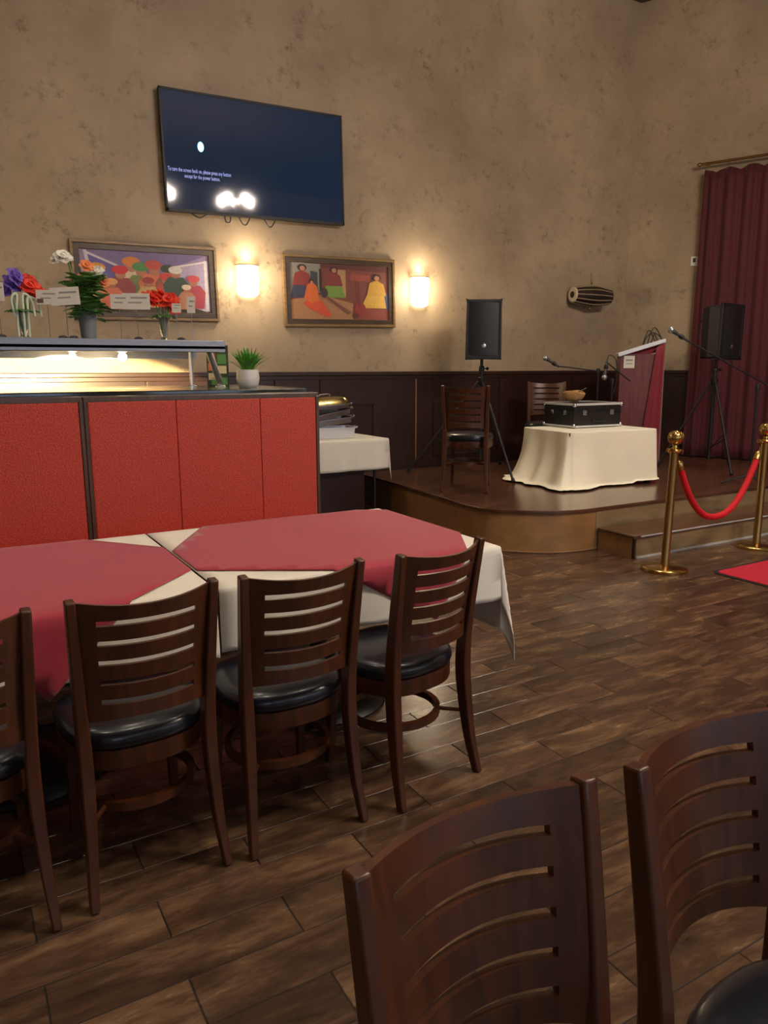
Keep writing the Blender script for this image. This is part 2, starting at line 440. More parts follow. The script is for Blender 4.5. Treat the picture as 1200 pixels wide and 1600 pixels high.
for j in range(-40, 37):
    yc = 1.981 - PW / 2 + PW * j
    if yc < Y0 or yc > 6.9: continue
    off = 0.395 if j % 2 == 0 else 0.079
    for i in range(-8, 17):
        xc = off + PL * (i + .5)
        if xc < X0 + .1 or xc > 9.9: continue
        if xc > CORNER.x and yc > REND.y + 1.2: continue
        if xc > 4.3 and yc > 4.62 or xc > 5.2 and yc > 4.2 : continue
        pp = [project((xc + a * hx, yc + b * hy, 0)) for a in (-1, 1) for b in (-1, 1)]
        area = 0
        ins = [p for p in pp if p and -20 < p[0] < 1220 and -20 < p[1] < 1640]
        if ins and all(pp):
            xsx = [p[0] for p in pp]; ysy = [p[1] for p in pp]
            area = (min(max(xsx), 1200) - max(min(xsx), 0)) * (min(max(ysy), 1600) - max(min(ysy), 0))
            # mostly behind the table, booth or stage
            if yc > 2.75 and xc < 2.2: area *= .02
        cells.append((area, xc, yc))
cells.sort(reverse=True)
for area, xc, yc in cells[:300]:
    link('plank', plank_me, None, floor, (xc, yc, 0))
rest = MB()
for area, xc, yc in cells[300:]:
    rest.add([(x + xc, y + yc, z) for x, y, z in pm.v], pm.f)
ro = part('plank_field', rest, 'floor_plank', floor); ro['kind'] = 'stuff'

# wainscot and chair rail
RAILZ = 1.47
wn = MB(); wn.box(((X0 + CORNER.x) / 2, WY - .011, RAILZ / 2), (CORNER.x - X0 - .02, .018, RAILZ)); wains = struct(part('trim_1', wn, 'mahogany'), 'dark mahogany wainscot panelling along the plastered wall')
edges = [-3.5, -2.2, -.9, .4, 1.7, 3.0, 3.52, 4.75, 5.98, 7.2, 8.05]
for a, b in zip(edges[:-1], edges[1:]):
    m = MB(); m.box(((a + b) / 2, WY - .028, .88), (b - a - .014, .014, 1.06)); part('panel', m, 'mahogany', wains, bevel=.004)
m = MB(); m.box((4.75, WY - .03, .92), (.012, .012, .98)); part('joint_glint', m, 'frame_glint', wains)  # glint on the panel joint, put in as a paler strip
for (a, b, z0, z1) in ((3.66, 4.18, .5, 1.13), (5.0, 5.8, .5, 1.13)):
    m = MB()
    for (cx, cz, sx, sz) in (((a + b) / 2, z1, b - a, .018), ((a + b) / 2, z0, b - a, .018), (a, (z0 + z1) / 2, .018, z1 - z0 + .018), (b, (z0 + z1) / 2, .018, z1 - z0 + .018)):
        m.box((cx, WY - .042, cz), (sx, .016, sz))
    part('moulding', m, 'mahogany_trim', wains)
m = MB(); m.box(((X0 + CORNER.x) / 2, WY - .03, RAILZ - .01), (CORNER.x - X0 - .02, .05, .045)); m.box(((X0 + CORNER.x) / 2, WY - .022, RAILZ - .05), (CORNER.x - X0 - .02, .034, .05))
part('chair_rail', m, 'mahogany_trim', wains, bevel=.008)
wn = MB(); wn.box(CORNER + RDIR * (RLEN / 2) + RN * .011 + Vector((0, 0, RAILZ / 2)), (RLEN - .02, .018, RAILZ), rotz(rang)); w2 = struct(part('trim_2', wn, 'mahogany'), 'dark mahogany wainscot under the curtained wall')
for k in range(5):
    m = MB(); m.box(CORNER + RDIR * (.12 + 1.2 * k + .6) + RN * .028 + Vector((0, 0, .88)), (1.186, .014, 1.06), rotz(rang)); part('panel', m, 'mahogany', w2, bevel=.004)
m = MB(); m.box(CORNER + RDIR * (RLEN / 2) + RN * .03 + Vector((0, 0, RAILZ - .01)), (RLEN - .05, .05, .045), rotz(rang)); m.box(CORNER + RDIR * (RLEN / 2) + RN * .022 + Vector((0, 0, RAILZ - .05)), (RLEN - .05, .034, .05), rotz(rang))
part('chair_rail', m, 'mahogany_trim', w2, bevel=.008)

# ================================================================== STAGE
DE = 4.42     # front edge of the stage
def arc_pts(off):
    """front outline of the stage from the back wall, round the corner, to the straight front; off = inset"""
    ctl = [(3.965, WY - .045), (3.95, 6.8), (3.90, 6.1), (3.85, 5.5), (3.81, 5.1), (3.88, 4.82), (4.18, 4.53), (4.46, 4.43), (4.68, DE), (5.2, DE)]
    P = bez(ctl, 6)
    out = []
    for i, p in enumerate(P):
        a = Vector(P[max(i - 1, 0)]); b = Vector(P[min(i + 1, len(P) - 1)]); t = (b - a).normalized()
        n = Vector((-t.y, t.x))          # points inside (to +x / +y)
        out.append((p[0] + n.x * off, p[1] + n.y * off))
    return out
def wall_line_x(y): return CORNER.x + (WY - y) * (.407 / .914) - .05
def stage_poly(off):
    P = arc_pts(off)
    return P + [(wall_line_x(DE + off), DE + off), (CORNER.x - .06, WY - .045)]
st = thing('stage', 'low wooden stage with a rounded corner and tan curved front', 'stage', (6.0, 6.0, 0))
def at_parent(o, par):
    o.parent = par; o.matrix_parent_inverse = Matrix.Translation(par.location).inverted() if not any(par.rotation_euler) else par.matrix_basis.inverted()
    return o
m = MB(); m.prism(stage_poly(0), HD - .028, HD); at_parent(part('stage_top', m, 'stage_wood', bevel=.006), st)
P = arc_pts(.02); m = MB()
m.grid([[(x, y, 0) for x, y in P], [(x, y, HD - .028) for x, y in P]]); m.grid([[(x + .02, y + .02, 0) for x, y in P], [(x + .02, y + .02, HD - .028) for x, y in P]])
at_parent(part('curved_fascia', m, 'stage_fascia', smooth=True), st)
m = MB(); m.box(((4.66 + wall_line_x(DE)) / 2, DE + .03, (HD - .028) / 2), (wall_line_x(DE) - 4.66, .03, HD - .028)); at_parent(part('riser', m, 'stage_riser'), st)
m = MB(); m.tube([(x, y, .008) for x, y in arc_pts(.012)], .008, 6); at_parent(part('base_bead', m, 'frame_glint', smooth=True), st)
step = thing('stage_step', 'brown wooden step running along the front of the stage', 'step', (7, 4.2, 0))
SX1 = wall_line_x(4.42) - .12
m = MB(); m.box(((4.655 + SX1) / 2, 4.215, .178), (SX1 - 4.655, .40, .024)); at_parent(part('tread', m, 'stage_wood', bevel=.005), step)
m = MB(); m.box(((4.67 + SX1) / 2, 4.045, .083), (SX1 - 4.67, .03, .166)); at_parent(part('riser', m, 'stage_riser'), step)
m = MB(); m.box((4.685, 4.235, .083), (.03, .35, .166)); at_parent(part('side_panel', m, 'stage_fascia'), step)
m = MB(); m.box((4.678, 4.035, .083), (.02, .02, .166)); at_parent(part('corner_trim', m, 'mahogany_trim'), step)
m = MB(); m.box(((4.7 + SX1) / 2, 4.026, .008), (SX1 - 4.7, .012, .016)); at_parent(part('base_strip', m, 'aluminium'), step)
m = MB(); m.box(((4.7 + SX1) / 2, 4.011, .182), (SX1 - 4.75, .008, .01)); at_parent(part('nosing_strip', m, 'aluminium'), step)

# ================================================================== CHAIRS
def make_chair(label, mat='chair_wood'):
    t = thing('dining_chair', label, 'chair', group='slotted-back dining chairs')
    # rear legs / back posts (one piece from foot to top)
    def post(sx):
        ctl = [(.197, -.270, 0, .012, .016), (.187, -.236, .14, .015, .020), (.180, -.212, .32, .018, .024), (.179, -.205, .46, .018, .025), (.184, -.218, .62, .016, .021), (.194, -.262, .912, .0135, .0165)]
        P = bez(ctl, 4)
        m = MB(); m.tube([(sx * p[0], p[1], p[2]) for p in P], [(p[3], p[4]) for p in P], sq=True, up=(1, 0, 0))
        return m
    for sx in (-1, 1):
        part('back_post', post(sx), mat, t, smooth=True, bevel=.005)
        m = MB(); P = [(sx * .155, .150, .40), (sx * .162, .160, .2), (sx * .168, .172, 0)]
        m.tube(P, [(.018, .018), (.016, .016), (.013, .013)], sq=True, up=(1, 0, 0)); part('front_leg', m, mat, t, bevel=.003)
    # curved back panel with five slots
    zs = [.545]
    slots = []
    z = .597
    for k in range(5):
        zs += [z, z + .0160]; slots.append(len(zs) - 2); z += .0592
    zs += [.905]
    S = [-1 + 2 * i / 20 for i in range(21)]
    S = sorted(set(S + [-.76, .76]))
    def yc(zz):      # back rake
        return -.212 - .05 * max(0, (zz - .60) / .30) ** 1.3
    TH = .0125
    nS, nZ = len(S), len(zs)
    def P(i, j, side):
        zz = zs[j]; s = S[i]
        hw = .168 + (.181 - .168) * (zz - .545) / .36
        arch = .012 * (1 - s * s) * (1 if j == 0 else (-1.2 if j == nZ - 1 else 0))
        return (s * hw, yc(zz) - .056 * (1 - s * s) + side * TH / 2, zz + arch)
    hole = lambda i, j: (j in slots) and S[i] >= -.7601 and S[i + 1] <= .7601
    idx = lambda i, j, s: (s * nZ + j) * nS + i
    vs = [P(i, j, sd) for sd in (-1, 1) for j in range(nZ) for i in range(nS)]
    fs = []
    solid = lambda i, j: 0 <= i < nS - 1 and 0 <= j < nZ - 1 and not hole(i, j)
    for j in range(nZ - 1):
        for i in range(nS - 1):
            if hole(i, j): continue
            fs.append((idx(i, j, 0), idx(i + 1, j, 0), idx(i + 1, j + 1, 0), idx(i, j + 1, 0)))
            fs.append((idx(i, j, 1), idx(i, j + 1, 1), idx(i + 1, j + 1, 1), idx(i + 1, j, 1)))
            for di, dj, a, b in ((-1, 0, (i, j), (i, j + 1)), (1, 0, (i + 1, j), (i + 1, j + 1)), (0, -1, (i, j), (i + 1, j)), (0, 1, (i, j + 1), (i + 1, j + 1))):
                if not solid(i + di, j + dj):
                    fs.append((idx(*a, 0), idx(*b, 0), idx(*b, 1), idx(*a, 1)))
    m = MB(); m.add(vs, fs); part('back_panel', m, mat, t, smooth=True, angle=35)
    # seat: rounded cushion on a bent-wood apron
    def outline(k, sc, n=36):
        a = 2 * PI * k / n; c, s_ = math.cos(a), math.sin(a)
        e = 2 / 2.7
        x = .213 * sc * math.copysign(abs(c) ** e, c); y = .212 * sc * math.copysign(abs(s_) ** e, s_)
        x *= 1 + .06 * (y / .21)
        return x, y
    def rings(prof, n=36):
        m = MB(); vs = []; fs = []
        for sc, zz in prof:
            for k in range(n):
                x, y = outline(k, sc); vs.append((x, y, zz))
        for i in range(len(prof) - 1):
            for k in range(n): fs.append((i * n + k, i * n + (k + 1) % n, (i + 1) * n + (k + 1) % n, (i + 1) * n + k))
        return m.add(vs, fs), n, len(prof)
    m, n, L = rings([(.93, .432), (.985, .436), (1.01, .448), (1.015, .462), (.99, .478), (.93, .487), (.8, .494), (.5, .499), (.2, .500)])
    m.f.append(tuple((L - 1) * n + k for k in range(n))); m.f.append(tuple(reversed(range(n))))
    part('seat_cushion', m, 'black_vinyl', t, smooth=True, angle=60)
    m, n, L = rings([(.90, .372), (.975, .372), (.985, .380), (.985, .432), (.90, .432), (.90, .372)])
    part('seat_apron', m, mat, t, smooth=True)
    # ring stretcher
    m = MB(); m.tube([(.172 * math.cos(a), .168 * math.sin(a) - .01, .235) for a in [2 * PI * k / 32 for k in range(32)]], [(.014, .010)] * 32, closed=True, sq=True, up=(0, 0, 1))
    part('ring_stretcher', m, mat, t, smooth=True)
    for sx in (-1, 1):
        m = MB(); m.tube([(sx * .12, -.13, .235), (sx * .178, -.212, .235)], .008, 6); part('stretcher_bracket', m, mat, t)
    return t
def chair_from_posts(pl, pr):
    """origin and turn of a chair from the feet of its left and right back post, seen from behind"""
    a, b = Vector(pl), Vector(pr); d = (b - a); rz = math.atan2(d.y, d.x)
    f = Vector((-math.sin(rz), math.cos(rz))); c = (a + b) / 2 + f * .27
    return (c.x, c.y, 0), rz
loc, rz = chair_from_posts((.689, 2.015), (1.113, 2.02))
chair0 = make_chair('dark wooden slotted-back chair at the burgundy table, second from its right end')
chair0.location = loc; chair0.rotation_euler = (0, 0, rz)
loc, rz = chair_from_posts((.219, 2.019), (.64, 2.035)); dup(chair0, loc, rz, 'dark wooden slotted-back chair at the burgundy table, third from its right end')
loc, rz = chair_from_posts((-.272, 2.0), (.146, 2.006)); dup(chair0, loc, rz, 'dark wooden chair cut off by the left edge of the photo')
loc, rz = chair_from_posts((1.225, 1.995), (1.63, 2.08)); dup(chair0, loc, rz, 'dark wooden slotted-back chair at the table corner beside the hanging white cloth tip')
dup(chair0, (.578, .455, 0), PI + .04, 'brown slotted-back chair nearest the camera, its seat below the frame')
dup(chair0, (1.06, .455, 0), PI + .05, 'brown slotted-back chair at the lower right with its black seat showing')
SCH = 1.085
def stage_chair(pl, pr, label):
    a, b = Vector(pl), Vector(pr); rz = math.atan2((b - a).y, (b - a).x)
    f = Vector((-math.sin(rz), math.cos(rz))); c = (a + b) / 2 + f * .27 * SCH
    dup(chair0, (c.x, c.y, HD + .006), rz, label, SCH)
stage_chair((4.0, 5.80), (4.33, 5.48), 'brown wooden chair with a blue-black seat standing on the stage edge')
dup(chair0, (6.05, 6.62, HD + .006), PI - .75, 'brown wooden chair on stage behind the black case, half hidden', SCH)

# ================================================================== DINING TABLES WITH CLOTHS
TZ = .752
def dining_table(label, x0, x1, y0, y1):
    cx, cy = (x0 + x1) / 2, (y0 + y1) / 2
    t = thing('dining_table', label, 'table', (cx, cy, 0), group='dining tables pushed together')
    m = MB(); m.box((0, 0, TZ - .018), (x1 - x0 - .01, y1 - y0 - .01, .034)); part('table_top', m, 'mahogany', t, bevel=.006)
    m = MB(); m.lathe([(.045, .05), (.04, .1), (.038, .68), (.05, .70), (.14, .715)], 20); part('column', m, 'black_iron', t, smooth=True)
    m = MB(); m.lathe([(.30, 0), (.305, .012), (.29, .03), (.2, .05), (.1, .075), (.05, .11)], 32); part('base', m, 'black_iron', t, smooth=True)
    return t
TR = (.765, 2.005, 2.45, 3.49); TL = (-.45, .755, 2.45, 3.49)
dining_table('pedestal table under burgundy cloth beside the open floor', *TR)
dining_table('pedestal table under burgundy cloth at the left edge', *TL)
def fold(x, y, rect, z, eps, wav=0.012, k=14.0, corner=.14, tip=1.15):
    x0, x1, y0, y1 = rect
    ox = (x - x1) if x > x1 else (x - x0 if x < x0 else 0.0)
    oy = (y - y1) if y > y1 else (y - y0 if y < y0 else 0.0)
    bx, by = min(max(x, x0), x1), min(max(y, y0), y1)
    d = math.hypot(ox, oy)
    if d == 0: return (x, y, z)
    ux, uy = ox / d, oy / d
    w = min(1, d / .25)
    s = eps * min(1, d / .015)
    if ox and oy:
        mixc = 1 - abs(abs(ux) - abs(uy)) * .6
        out = s + corner * d * mixc
        drop = d * (1 + (tip - 1) * mixc)
    else:
        q = y if ox else x
        out = s + (.010 + wav * math.sin(q * k) + .5 * wav * math.sin(q * k * 2.3 + 1)) * w
        drop = d
    r = min(d, .012)
    return (bx + ux * out, by + uy * out, z - max(0, drop - .004))
def draped(name, rect, over, z, mat, label, eps=.008, n=64, **kw):
    x0, x1, y0, y1 = rect; oxl, oxr, oyf, oyb = over
    def axis(a, b, la, lb):
        L = []
        if la: L += [a - la * (1 - i / 12) for i in range(12)]
        L += [a + (b - a) * i / 20 for i in range(21)]
        if lb: L += [b + lb * (i + 1) / 12 for i in range(12)]
        if la: L += [a - .006]
        if lb: L += [b + .006]
        return sorted(L)
    X = axis(x0, x1, oxl, oxr); Y = axis(y0, y1, oyf, oyb)
    m = MB(); m.grid([[fold(x, y, rect, z, eps, **kw) for x in X] for y in Y])
    o = part(name, m, mat, smooth=True, angle=75)
    sm = o.modifiers.new('thickness', 'SOLIDIFY'); sm.thickness = .0022; sm.offset = -1
    return o
tag(draped('tablecloth', TR, (0, .38, .235, .25), TZ + .004, 'white_cloth', '', corner=.2, tip=1.25), 'white tablecloth with a long hanging corner on the right dining table', 'tablecloth', 'white cloths under the burgundy overlays')
tag(draped('tablecloth', TL, (.3, 0, .235, .25), TZ + .004, 'white_cloth', ''), 'white tablecloth under the burgundy cloth at the left edge', 'tablecloth', 'white cloths under the burgundy overlays')
def overlay(name, quad, rect, z, label, clipx=None, cliplow=None):
    bm = bmesh.new()
    vs = [bm.verts.new((x, y, 0)) for x, y in quad]; bm.faces.new(vs)
    def cut(co, no, clear_out=False):
        g = bm.verts[:] + bm.edges[:] + bm.faces[:]
        bmesh.ops.bisect_plane(bm, geom=g, plane_co=co, plane_no=no, clear_outer=clear_out)
    if clipx: cut((clipx[0], 0, 0), (clipx[1], 0, 0), True)
    x0, x1, y0, y1 = rect
    for d in (0, .006, .02, .06, .12, .18, .24, .30, .36):
        cut((x1 + d, 0, 0), (1, 0, 0)); cut((x0 - d, 0, 0), (1, 0, 0)); cut((0, y1 + d, 0), (0, 1, 0)); cut((0, y0 - d, 0), (0, 1, 0))
    for i in range(1, 30): cut((x0 - .3 + .065 * i, 0, 0), (1, 0, 0))
    for i in range(1, 14): cut((0, y0 + .075 * i, 0), (0, 1, 0))
    for v in bm.verts:
        p = fold(v.co.x, v.co.y, rect, z, .018, .008, 11.0)
        zz = p[2]
        if zz > z - .001: zz += .0012 * math.sin(9 * p[0] + 4 * p[1]) + .0012
        v.co = (p[0], p[1], zz)
    me = bpy.data.meshes.new(name)
    for f in bm.faces: f.smooth = True
    bm.to_mesh(me); bm.free()
    o = link(name, me, 'burgundy_cloth')
    sm = o.modifiers.new('thickness', 'SOLIDIFY'); sm.thickness = .002; sm.offset = 1
    return tag(o, label, 'tablecloth', 'burgundy overlay cloths')
Lp = Vector((.614, 2.807)); u_ = Vector((.514, .857)); v_ = Vector((.857, -.514)); S_ = 1.23
overlay('overlay_cloth', [tuple(Lp), tuple(Lp + v_ * S_), tuple(Lp + (u_ + v_) * S_), tuple(Lp + u_ * S_)], TR, TZ + .008, 'burgundy square cloth laid diagonally on the right dining table', clipx=(.768, -1))
overlay('overlay_cloth', [(-.55, 3.05), (.2, 2.17), (.933, 2.916), (.17, 3.9)], TL, TZ + .008, 'burgundy square cloth laid diagonally on the table at the left edge', clipx=(.752, 1))

# ================================================================== BOOTH AND BUFFET COUNTER
BY = 4.10       # front face of the booth back
BZ = 1.345
def booth(label, x0, x1, seams):
    t = thing('booth_bench', label, 'booth', ((x0 + x1) / 2, BY, 0), group='red upholstered booths')
    L = x1 - x0
    lx = lambda x: x - (x0 + x1) / 2
    xs = [x0 + .018] + list(seams) + [x1 - .018]
    for a, b in zip(xs[:-1], xs[1:]):
        m = MB(); m.box((lx((a + b) / 2), .035, .9), (b - a - .001, .07, .89)); part('back_cushion', m, 'red_upholstery', t, bevel=.006, seg=2)
    m = MB(); m.box((0, .095, BZ / 2 + .01), (L, .05, BZ + .02)); m.box((0, .06, BZ + .01), (L, .12, .03))
    for x in (x0 + .009, x1 - .009): m.box((lx(x), .05, .9), (.02, .11, .9))
    part('back_frame', m, 'booth_frame', t, bevel=.004)
    m = MB(); m.box((0, -.21, .42), (L - .02, .44, .12)); part('seat_cushion', m, 'red_upholstery', t, bevel=.03, seg=3)
    m = MB(); m.box((0, -.17, .18), (L - .04, .36, .355)); part('seat_base', m, 'booth_frame', t)
    return t
booth('red upholstered booth back with two vertical seams, nearest the stage', .622, 1.945, (1.093, 1.575))
booth('red upholstered booth section cut off by the left edge', -.70, .618, (-.27, .16))
ct = thing('buffet_counter', 'black granite topped buffet counter behind the red booth', 'counter', (.4, 4.9, 0))
m = MB(); m.box((0, 0, .665), (3.0, 1.1, 1.33)); part('counter_body', m, 'mahogany', ct)
m = MB(); m.prism([(-2.0, -.665), (1.535, -.665), (1.66, .72), (-2.0, .72)], 1.352, 1.392); part('counter_top', m, 'granite', ct, bevel=.006)
# serving shelf with sneeze guard frame
SHZ = 1.625
sg = thing('serving_shelf', 'stainless serving shelf on chrome posts over the buffet counter', 'shelf', (.2, 4.9, 1.392))
m = MB(); m.box((0, 0, SHZ - 1.392 + .012), (2.70, .62, .024)); m.box((0, -.30, SHZ - 1.392 + .020), (2.70, .02, .072)); part('shelf_plate', m, 'brushed_steel', sg, bevel=.004)
m = MB(); m.box((0, .30, SHZ - 1.392 - .022), (2.70, .012, .05)); part('light_cutoff_lip', m, 'brushed_steel', sg)  # lip added to keep the bulbs' light off the upper wall
def post_tube(pts, r=.014): m = MB(); m.tube(pts, r, 12); return m
for x in (1.29, -1.3):
    part('post', post_tube([(x, .25, 0), (x, .25, SHZ - 1.392)]), 'chrome', sg, smooth=True)
    part('slanted_post', post_tube([(x + .14, .06, .018), (x + .02, -.06, SHZ - 1.392 + .03), (x - .01, -.09, SHZ - 1.392 + .045)], .021), 'chrome', sg, smooth=True)
    for fx, fy in ((x, .25), (x + .14, .06)):
        m = MB(); m.lathe([(.034, 0), (.034, .006), (.02, .012)], 16, (fx, fy, 0)); part('post_flange', m, 'chrome', sg, smooth=True)
for px, r in ((.633, .018), (.915, .026)):
    lb = thing('heat_lamp', 'small bright bulb under the steel shelf' if r < .02 else 'large glaring bulb under the steel shelf', 'lamp', (px + .05, 4.76, SHZ - .0005), group='lamps under the serving shelf')
    m = MB(); m.lathe([(.03, 0), (.03, -.012), (.022, -.018)], 16); part('lamp_socket', m, 'chrome', lb, smooth=True)
    m = MB(); m.sphere((0, 0, -.018 - r), r, 16, 10); part('bulb', m, 'bulb_glass', lb, smooth=True)
    spot_light('heat_lamp_light', (px + .05, 4.76, SHZ - .030 - 2 * r), P_BULB * (r / .026) ** 2, (1, .74, .36), .02, math.radians(100), .06, (px + .05, WY, SHZ - .030 - 2 * r - 2.75))
# things on the shelf
SZ = SHZ + .024
def leaf_mesh(m, base, d, L, wd, droop=.3, axis=Vector((0, 0, 1))):
    d = Vector(d).normalized(); side = d.cross(axis)
    if side.length < .05: side = Vector((1, 0, 0))
    side.normalize(); nrm = side.cross(d)
    P = []
    for i, (t, wf) in enumerate(((0, .1), (.3, .8), (.6, 1), (.85, .6), (1, .03))):
        c = Vector(base) + d * L * t - axis * droop * L * t * t
        P.append([tuple(c - side * wd * wf), tuple(c - nrm * wd * .18), tuple(c + side * wd * wf)])
    m.grid(P)
def blossom(m, c, r, n=7, seed=0):
    rnd = random.Random(seed)
    m.sphere(c, r * .4, 8, 6)
    rot = rotz(rnd.uniform(-.9, .9)) @ rotx(rnd.uniform(.6, 1.25))
    for ring, (cnt, el, sc) in enumerate(((n, .15, 1), (n - 1, .7, .85), (4, 1.25, .6))):
        for k in range(cnt):
            a = 2 * PI * k / cnt + rnd.random() * .5 + ring
            leaf_mesh(m, c, rot @ Vector((math.cos(a) * math.cos(el), math.sin(a) * math.cos(el), math.sin(el))), r * 1.1 * sc, r * .5 * sc, .2, rot @ Vector((0, 0, 1)))
def glass_vase(parent, h, r):
    m = MB(); m.lathe([(r * .8, 0), (r * .78, .012), (r * .55, .03), (r * .6, h * .4), (r * .8, h * .75), (r * 1.05, h), (r * .98, h), (r * .7, h * .72), (r * .45, h * .3), (0, .035)], 20)
    return part('vase_glass', m, 'glass', parent, smooth=True)
# vase with purple and red flowers
v1 = thing('flower_vase', 'glass vase of purple and red flowers with pale looping ribbons', 'vase', (.454, 4.9, SZ), scale=1.15)
glass_vase(v1, .16, .032)
for k, (x, y, z) in enumerate(((-.035, 0, .30), (-.075, .02, .27), (-.02, -.02, .33))):
    m = MB(); blossom(m, (x, y, z), .05, 6, k); part('purple_flower', m, 'petal_purple', v1)
for k, (x, y, z) in enumerate(((.045, -.01, .29), (.07, .02, .26), (.03, .02, .31))):
    m = MB(); blossom(m, (x, y, z), .05, 8, 10 + k); part('red_flower', m, 'petal_red', v1)
m = MB()
for k in range(16):
    a = k * 2.4; leaf_mesh(m, (0, 0, .16), (math.cos(a), math.sin(a), .6), .10, .02, .5)
part('leaves', m, 'leaf_green', v1)
m = MB()
for x0, x1, h in ((-.03, -.05, .12), (.0, .04, .12), (.02, .07, .10)):
    m.tube(bez([(x0, -.035, .04), (x0, -.045, .16), (x0 + .005, -.045, .16 + h * .7), (x1, -.045, .16 + h * .5), (x1 + .01, -.045, .14)], 6), .006, 6)
part('ribbon', m, 'stem_pale', v1, smooth=True)
m = MB()
for a in range(6): m.tube([(0, 0, .03), (.05 * math.cos(a), .03 * math.sin(a), .26)], .003, 5)
part('stems', m, 'leaf_green', v1)
# potted plant
v2 = thing('potted_plant', 'leafy flowering plant in a grey pot with white and peach blooms', 'plant', (.815, 4.95, SZ), scale=1.22)
m = MB(); m.lathe([(.034, 0), (.046, .155), (.049, .158), (.049, .166), (.043, .166), (.04, .15), (0, .15)], 24); part('pot', m, 'grey_pot', v2, smooth=True)
m = MB(); rnd = random.Random(3)
for k in range(150):
    a = rnd.uniform(0, 2 * PI); rr = rnd.uniform(0, .07); z = rnd.uniform(.14, .33)
    leaf_mesh(m, (rr * math.cos(a), rr * math.sin(a) * .7, z), (math.cos(a), math.sin(a), rnd.uniform(-.1, .9)), rnd.uniform(.05, .085), rnd.uniform(.026, .044), .3)
part('leaves', m, 'leaf_green', v2)
m = MB()
for x, z in ((-.07, .40), (-.02, .38), (.05, .36), (0, .34)): m.tube(bez([(0, 0, .12), (x * .5, 0, .25), (x, 0, z)], 5), .004, 6)
part('stems', m, 'leaf_green', v2)
for k, (x, z, r, c) in enumerate(((-.095, .42, .045, 'petal_white'), (-.125, .405, .035, 'petal_white'), (.055, .36, .04, 'petal_white'), (.01, .385, .035, 'petal_peach'), (.0, .33, .035, 'petal_peach'), (.085, .31, .03, 'petal_peach'))):
    m = MB(); blossom(m, (x, -.02, z), r, 7, 30 + k); part('flower', m, c, v2)
# vase with red flowers
v3 = thing('flower_vase', 'small glass vase of red flowers before the turbaned painting', 'vase', (1.271, 4.95, SZ), scale=1.3)
glass_vase(v3, .15, .028)
for k, (x, y, z) in enumerate(((-.03, 0, .22), (.03, -.02, .225), (.0, .03, .25), (.055, .02, .20), (-.055, .0, .235))):
    m = MB(); blossom(m, (x, y, z), .045, 8, 50 + k); part('red_flower', m, 'petal_red', v3)
m = MB()
for k in range(12):
    a = k * 2.4; leaf_mesh(m, (0, 0, .15), (math.cos(a), math.sin(a), .3), .07, .018, .5)
part('leaves', m, 'leaf_green', v3)
m = MB()
for a in range(5): m.tube([(0, 0, .03), (.035 * math.cos(a * 1.3), .03 * math.sin(a * 1.3), .21)], .003, 5)
part('stems', m, 'leaf_green', v3)
# card holders
def card_holder(x, w_, h_, z, tilt, label, foot=False):
    t = thing('label_card', label, 'card', (x, 4.8, SZ), -.35)
    m = MB(); m.lathe([(.022, 0), (.022, .004), (.002, .006)], 14); m.tube([(0, 0, .004), (0, 0, z)], .0018, 6); part('wire_stand', m, 'steel', t, smooth=True)
    m = MB(); m.box((0, -.003, z + h_ / 2 - .01), (w_, .002, h_), roty(tilt)); c = part('card_sheet', m, 'card', t)
    m = MB(); m.box((w_ * .1, -.0045, z + h_ * .62), (w_ * .6, .0006, h_ * .10), roty(tilt)); part('print_line', m, 'print_grey', c)
    m = MB(); m.box((-w_ * .05, -.0045, z + h_ * .32), (w_ * .5, .0006, h_ * .08), roty(tilt)); part('print_line', m, 'print_grey', c)
    if foot:
        m = MB(); m.box((-w_ * .32, -.0046, z + h_ * .12), (w_ * .3, .0006, h_ * .3), roty(tilt)); part('print_block', m, 'print_dark', c)
card_holder(.326, .07, .10, .245, 0, 'white card at the far left edge of the shelf')
card_holder(.578, .115, .08, .235, .0, 'small white card with a dark printed corner left of the potted plant', True)
card_holder(.675, .16, .10, .235, -.07, 'tilted white card overlapping the potted plant')
card_holder(.975, .10, .085, .225, 0, 'left white card of the pair before the first painting')
card_holder(1.075, .16, .095, .225, 0, 'wide white card of the pair before the first painting')
card_holder(1.316, .055, .055, .215, 0, 'tiny white card right of the small red flowers')
card_holder(1.408, .05, .10, .215, 0, 'narrow white card near the end of the shelf')
for x, y, lb_ in ((.631, 4.68, 'dark knob on the shelf, left of the pair before the grey pot'), (.687, 4.68, 'dark knob on the shelf, close to the grey pot'), (1.048, 4.68, 'dark knob on the shelf before the wide white card'), (1.303, 4.68, 'dark knob on the shelf right of the small red flower vase'), (.318, 4.68, 'dark knob on the shelf at the left edge of the photo')):
    m = MB(); m.lathe([(.03, 0), (.03, .03), (.022, .044), (.006, .05), (0, .05)], 16); tag(part('knob', m, 'black_plastic', loc=(x, y, SZ), smooth=True), lb_, 'knob', 'knobs on the serving shelf')
# menu stand on the counter
mn = thing('menu_stand', 'upright food flyer in green and red behind the slanted chrome post', 'menu', (1.70, 5.22, 1.392), -.4)
m = MB(); m.box((0, 0, .14), (.15, .006, .28)); part('board', m, 'menu_dark', mn)
m = MB(); m.box((0, .02, .004), (.12, .07, .008)); part('foot', m, 'black_plastic', mn)
for (x, z, sx, sz, c) in ((-.04, .15, .05, .04, 'menu_red'), (-.04, .10, .05, .04, 'menu_red'), (-.04, .05, .05, .035, 'menu_cream'), (.03, .14, .06, .05, 'menu_green'), (.03, .085, .06, .04, 'menu_cream'), (.01, .025, .11, .04, 'menu_green'), (0, .19, .13, .025, 'menu_dark')):
    m = MB(); m.box((x, -.004, z * 1.33), (sx, .001, sz * 1.33)); part('print_block', m, c, mn)
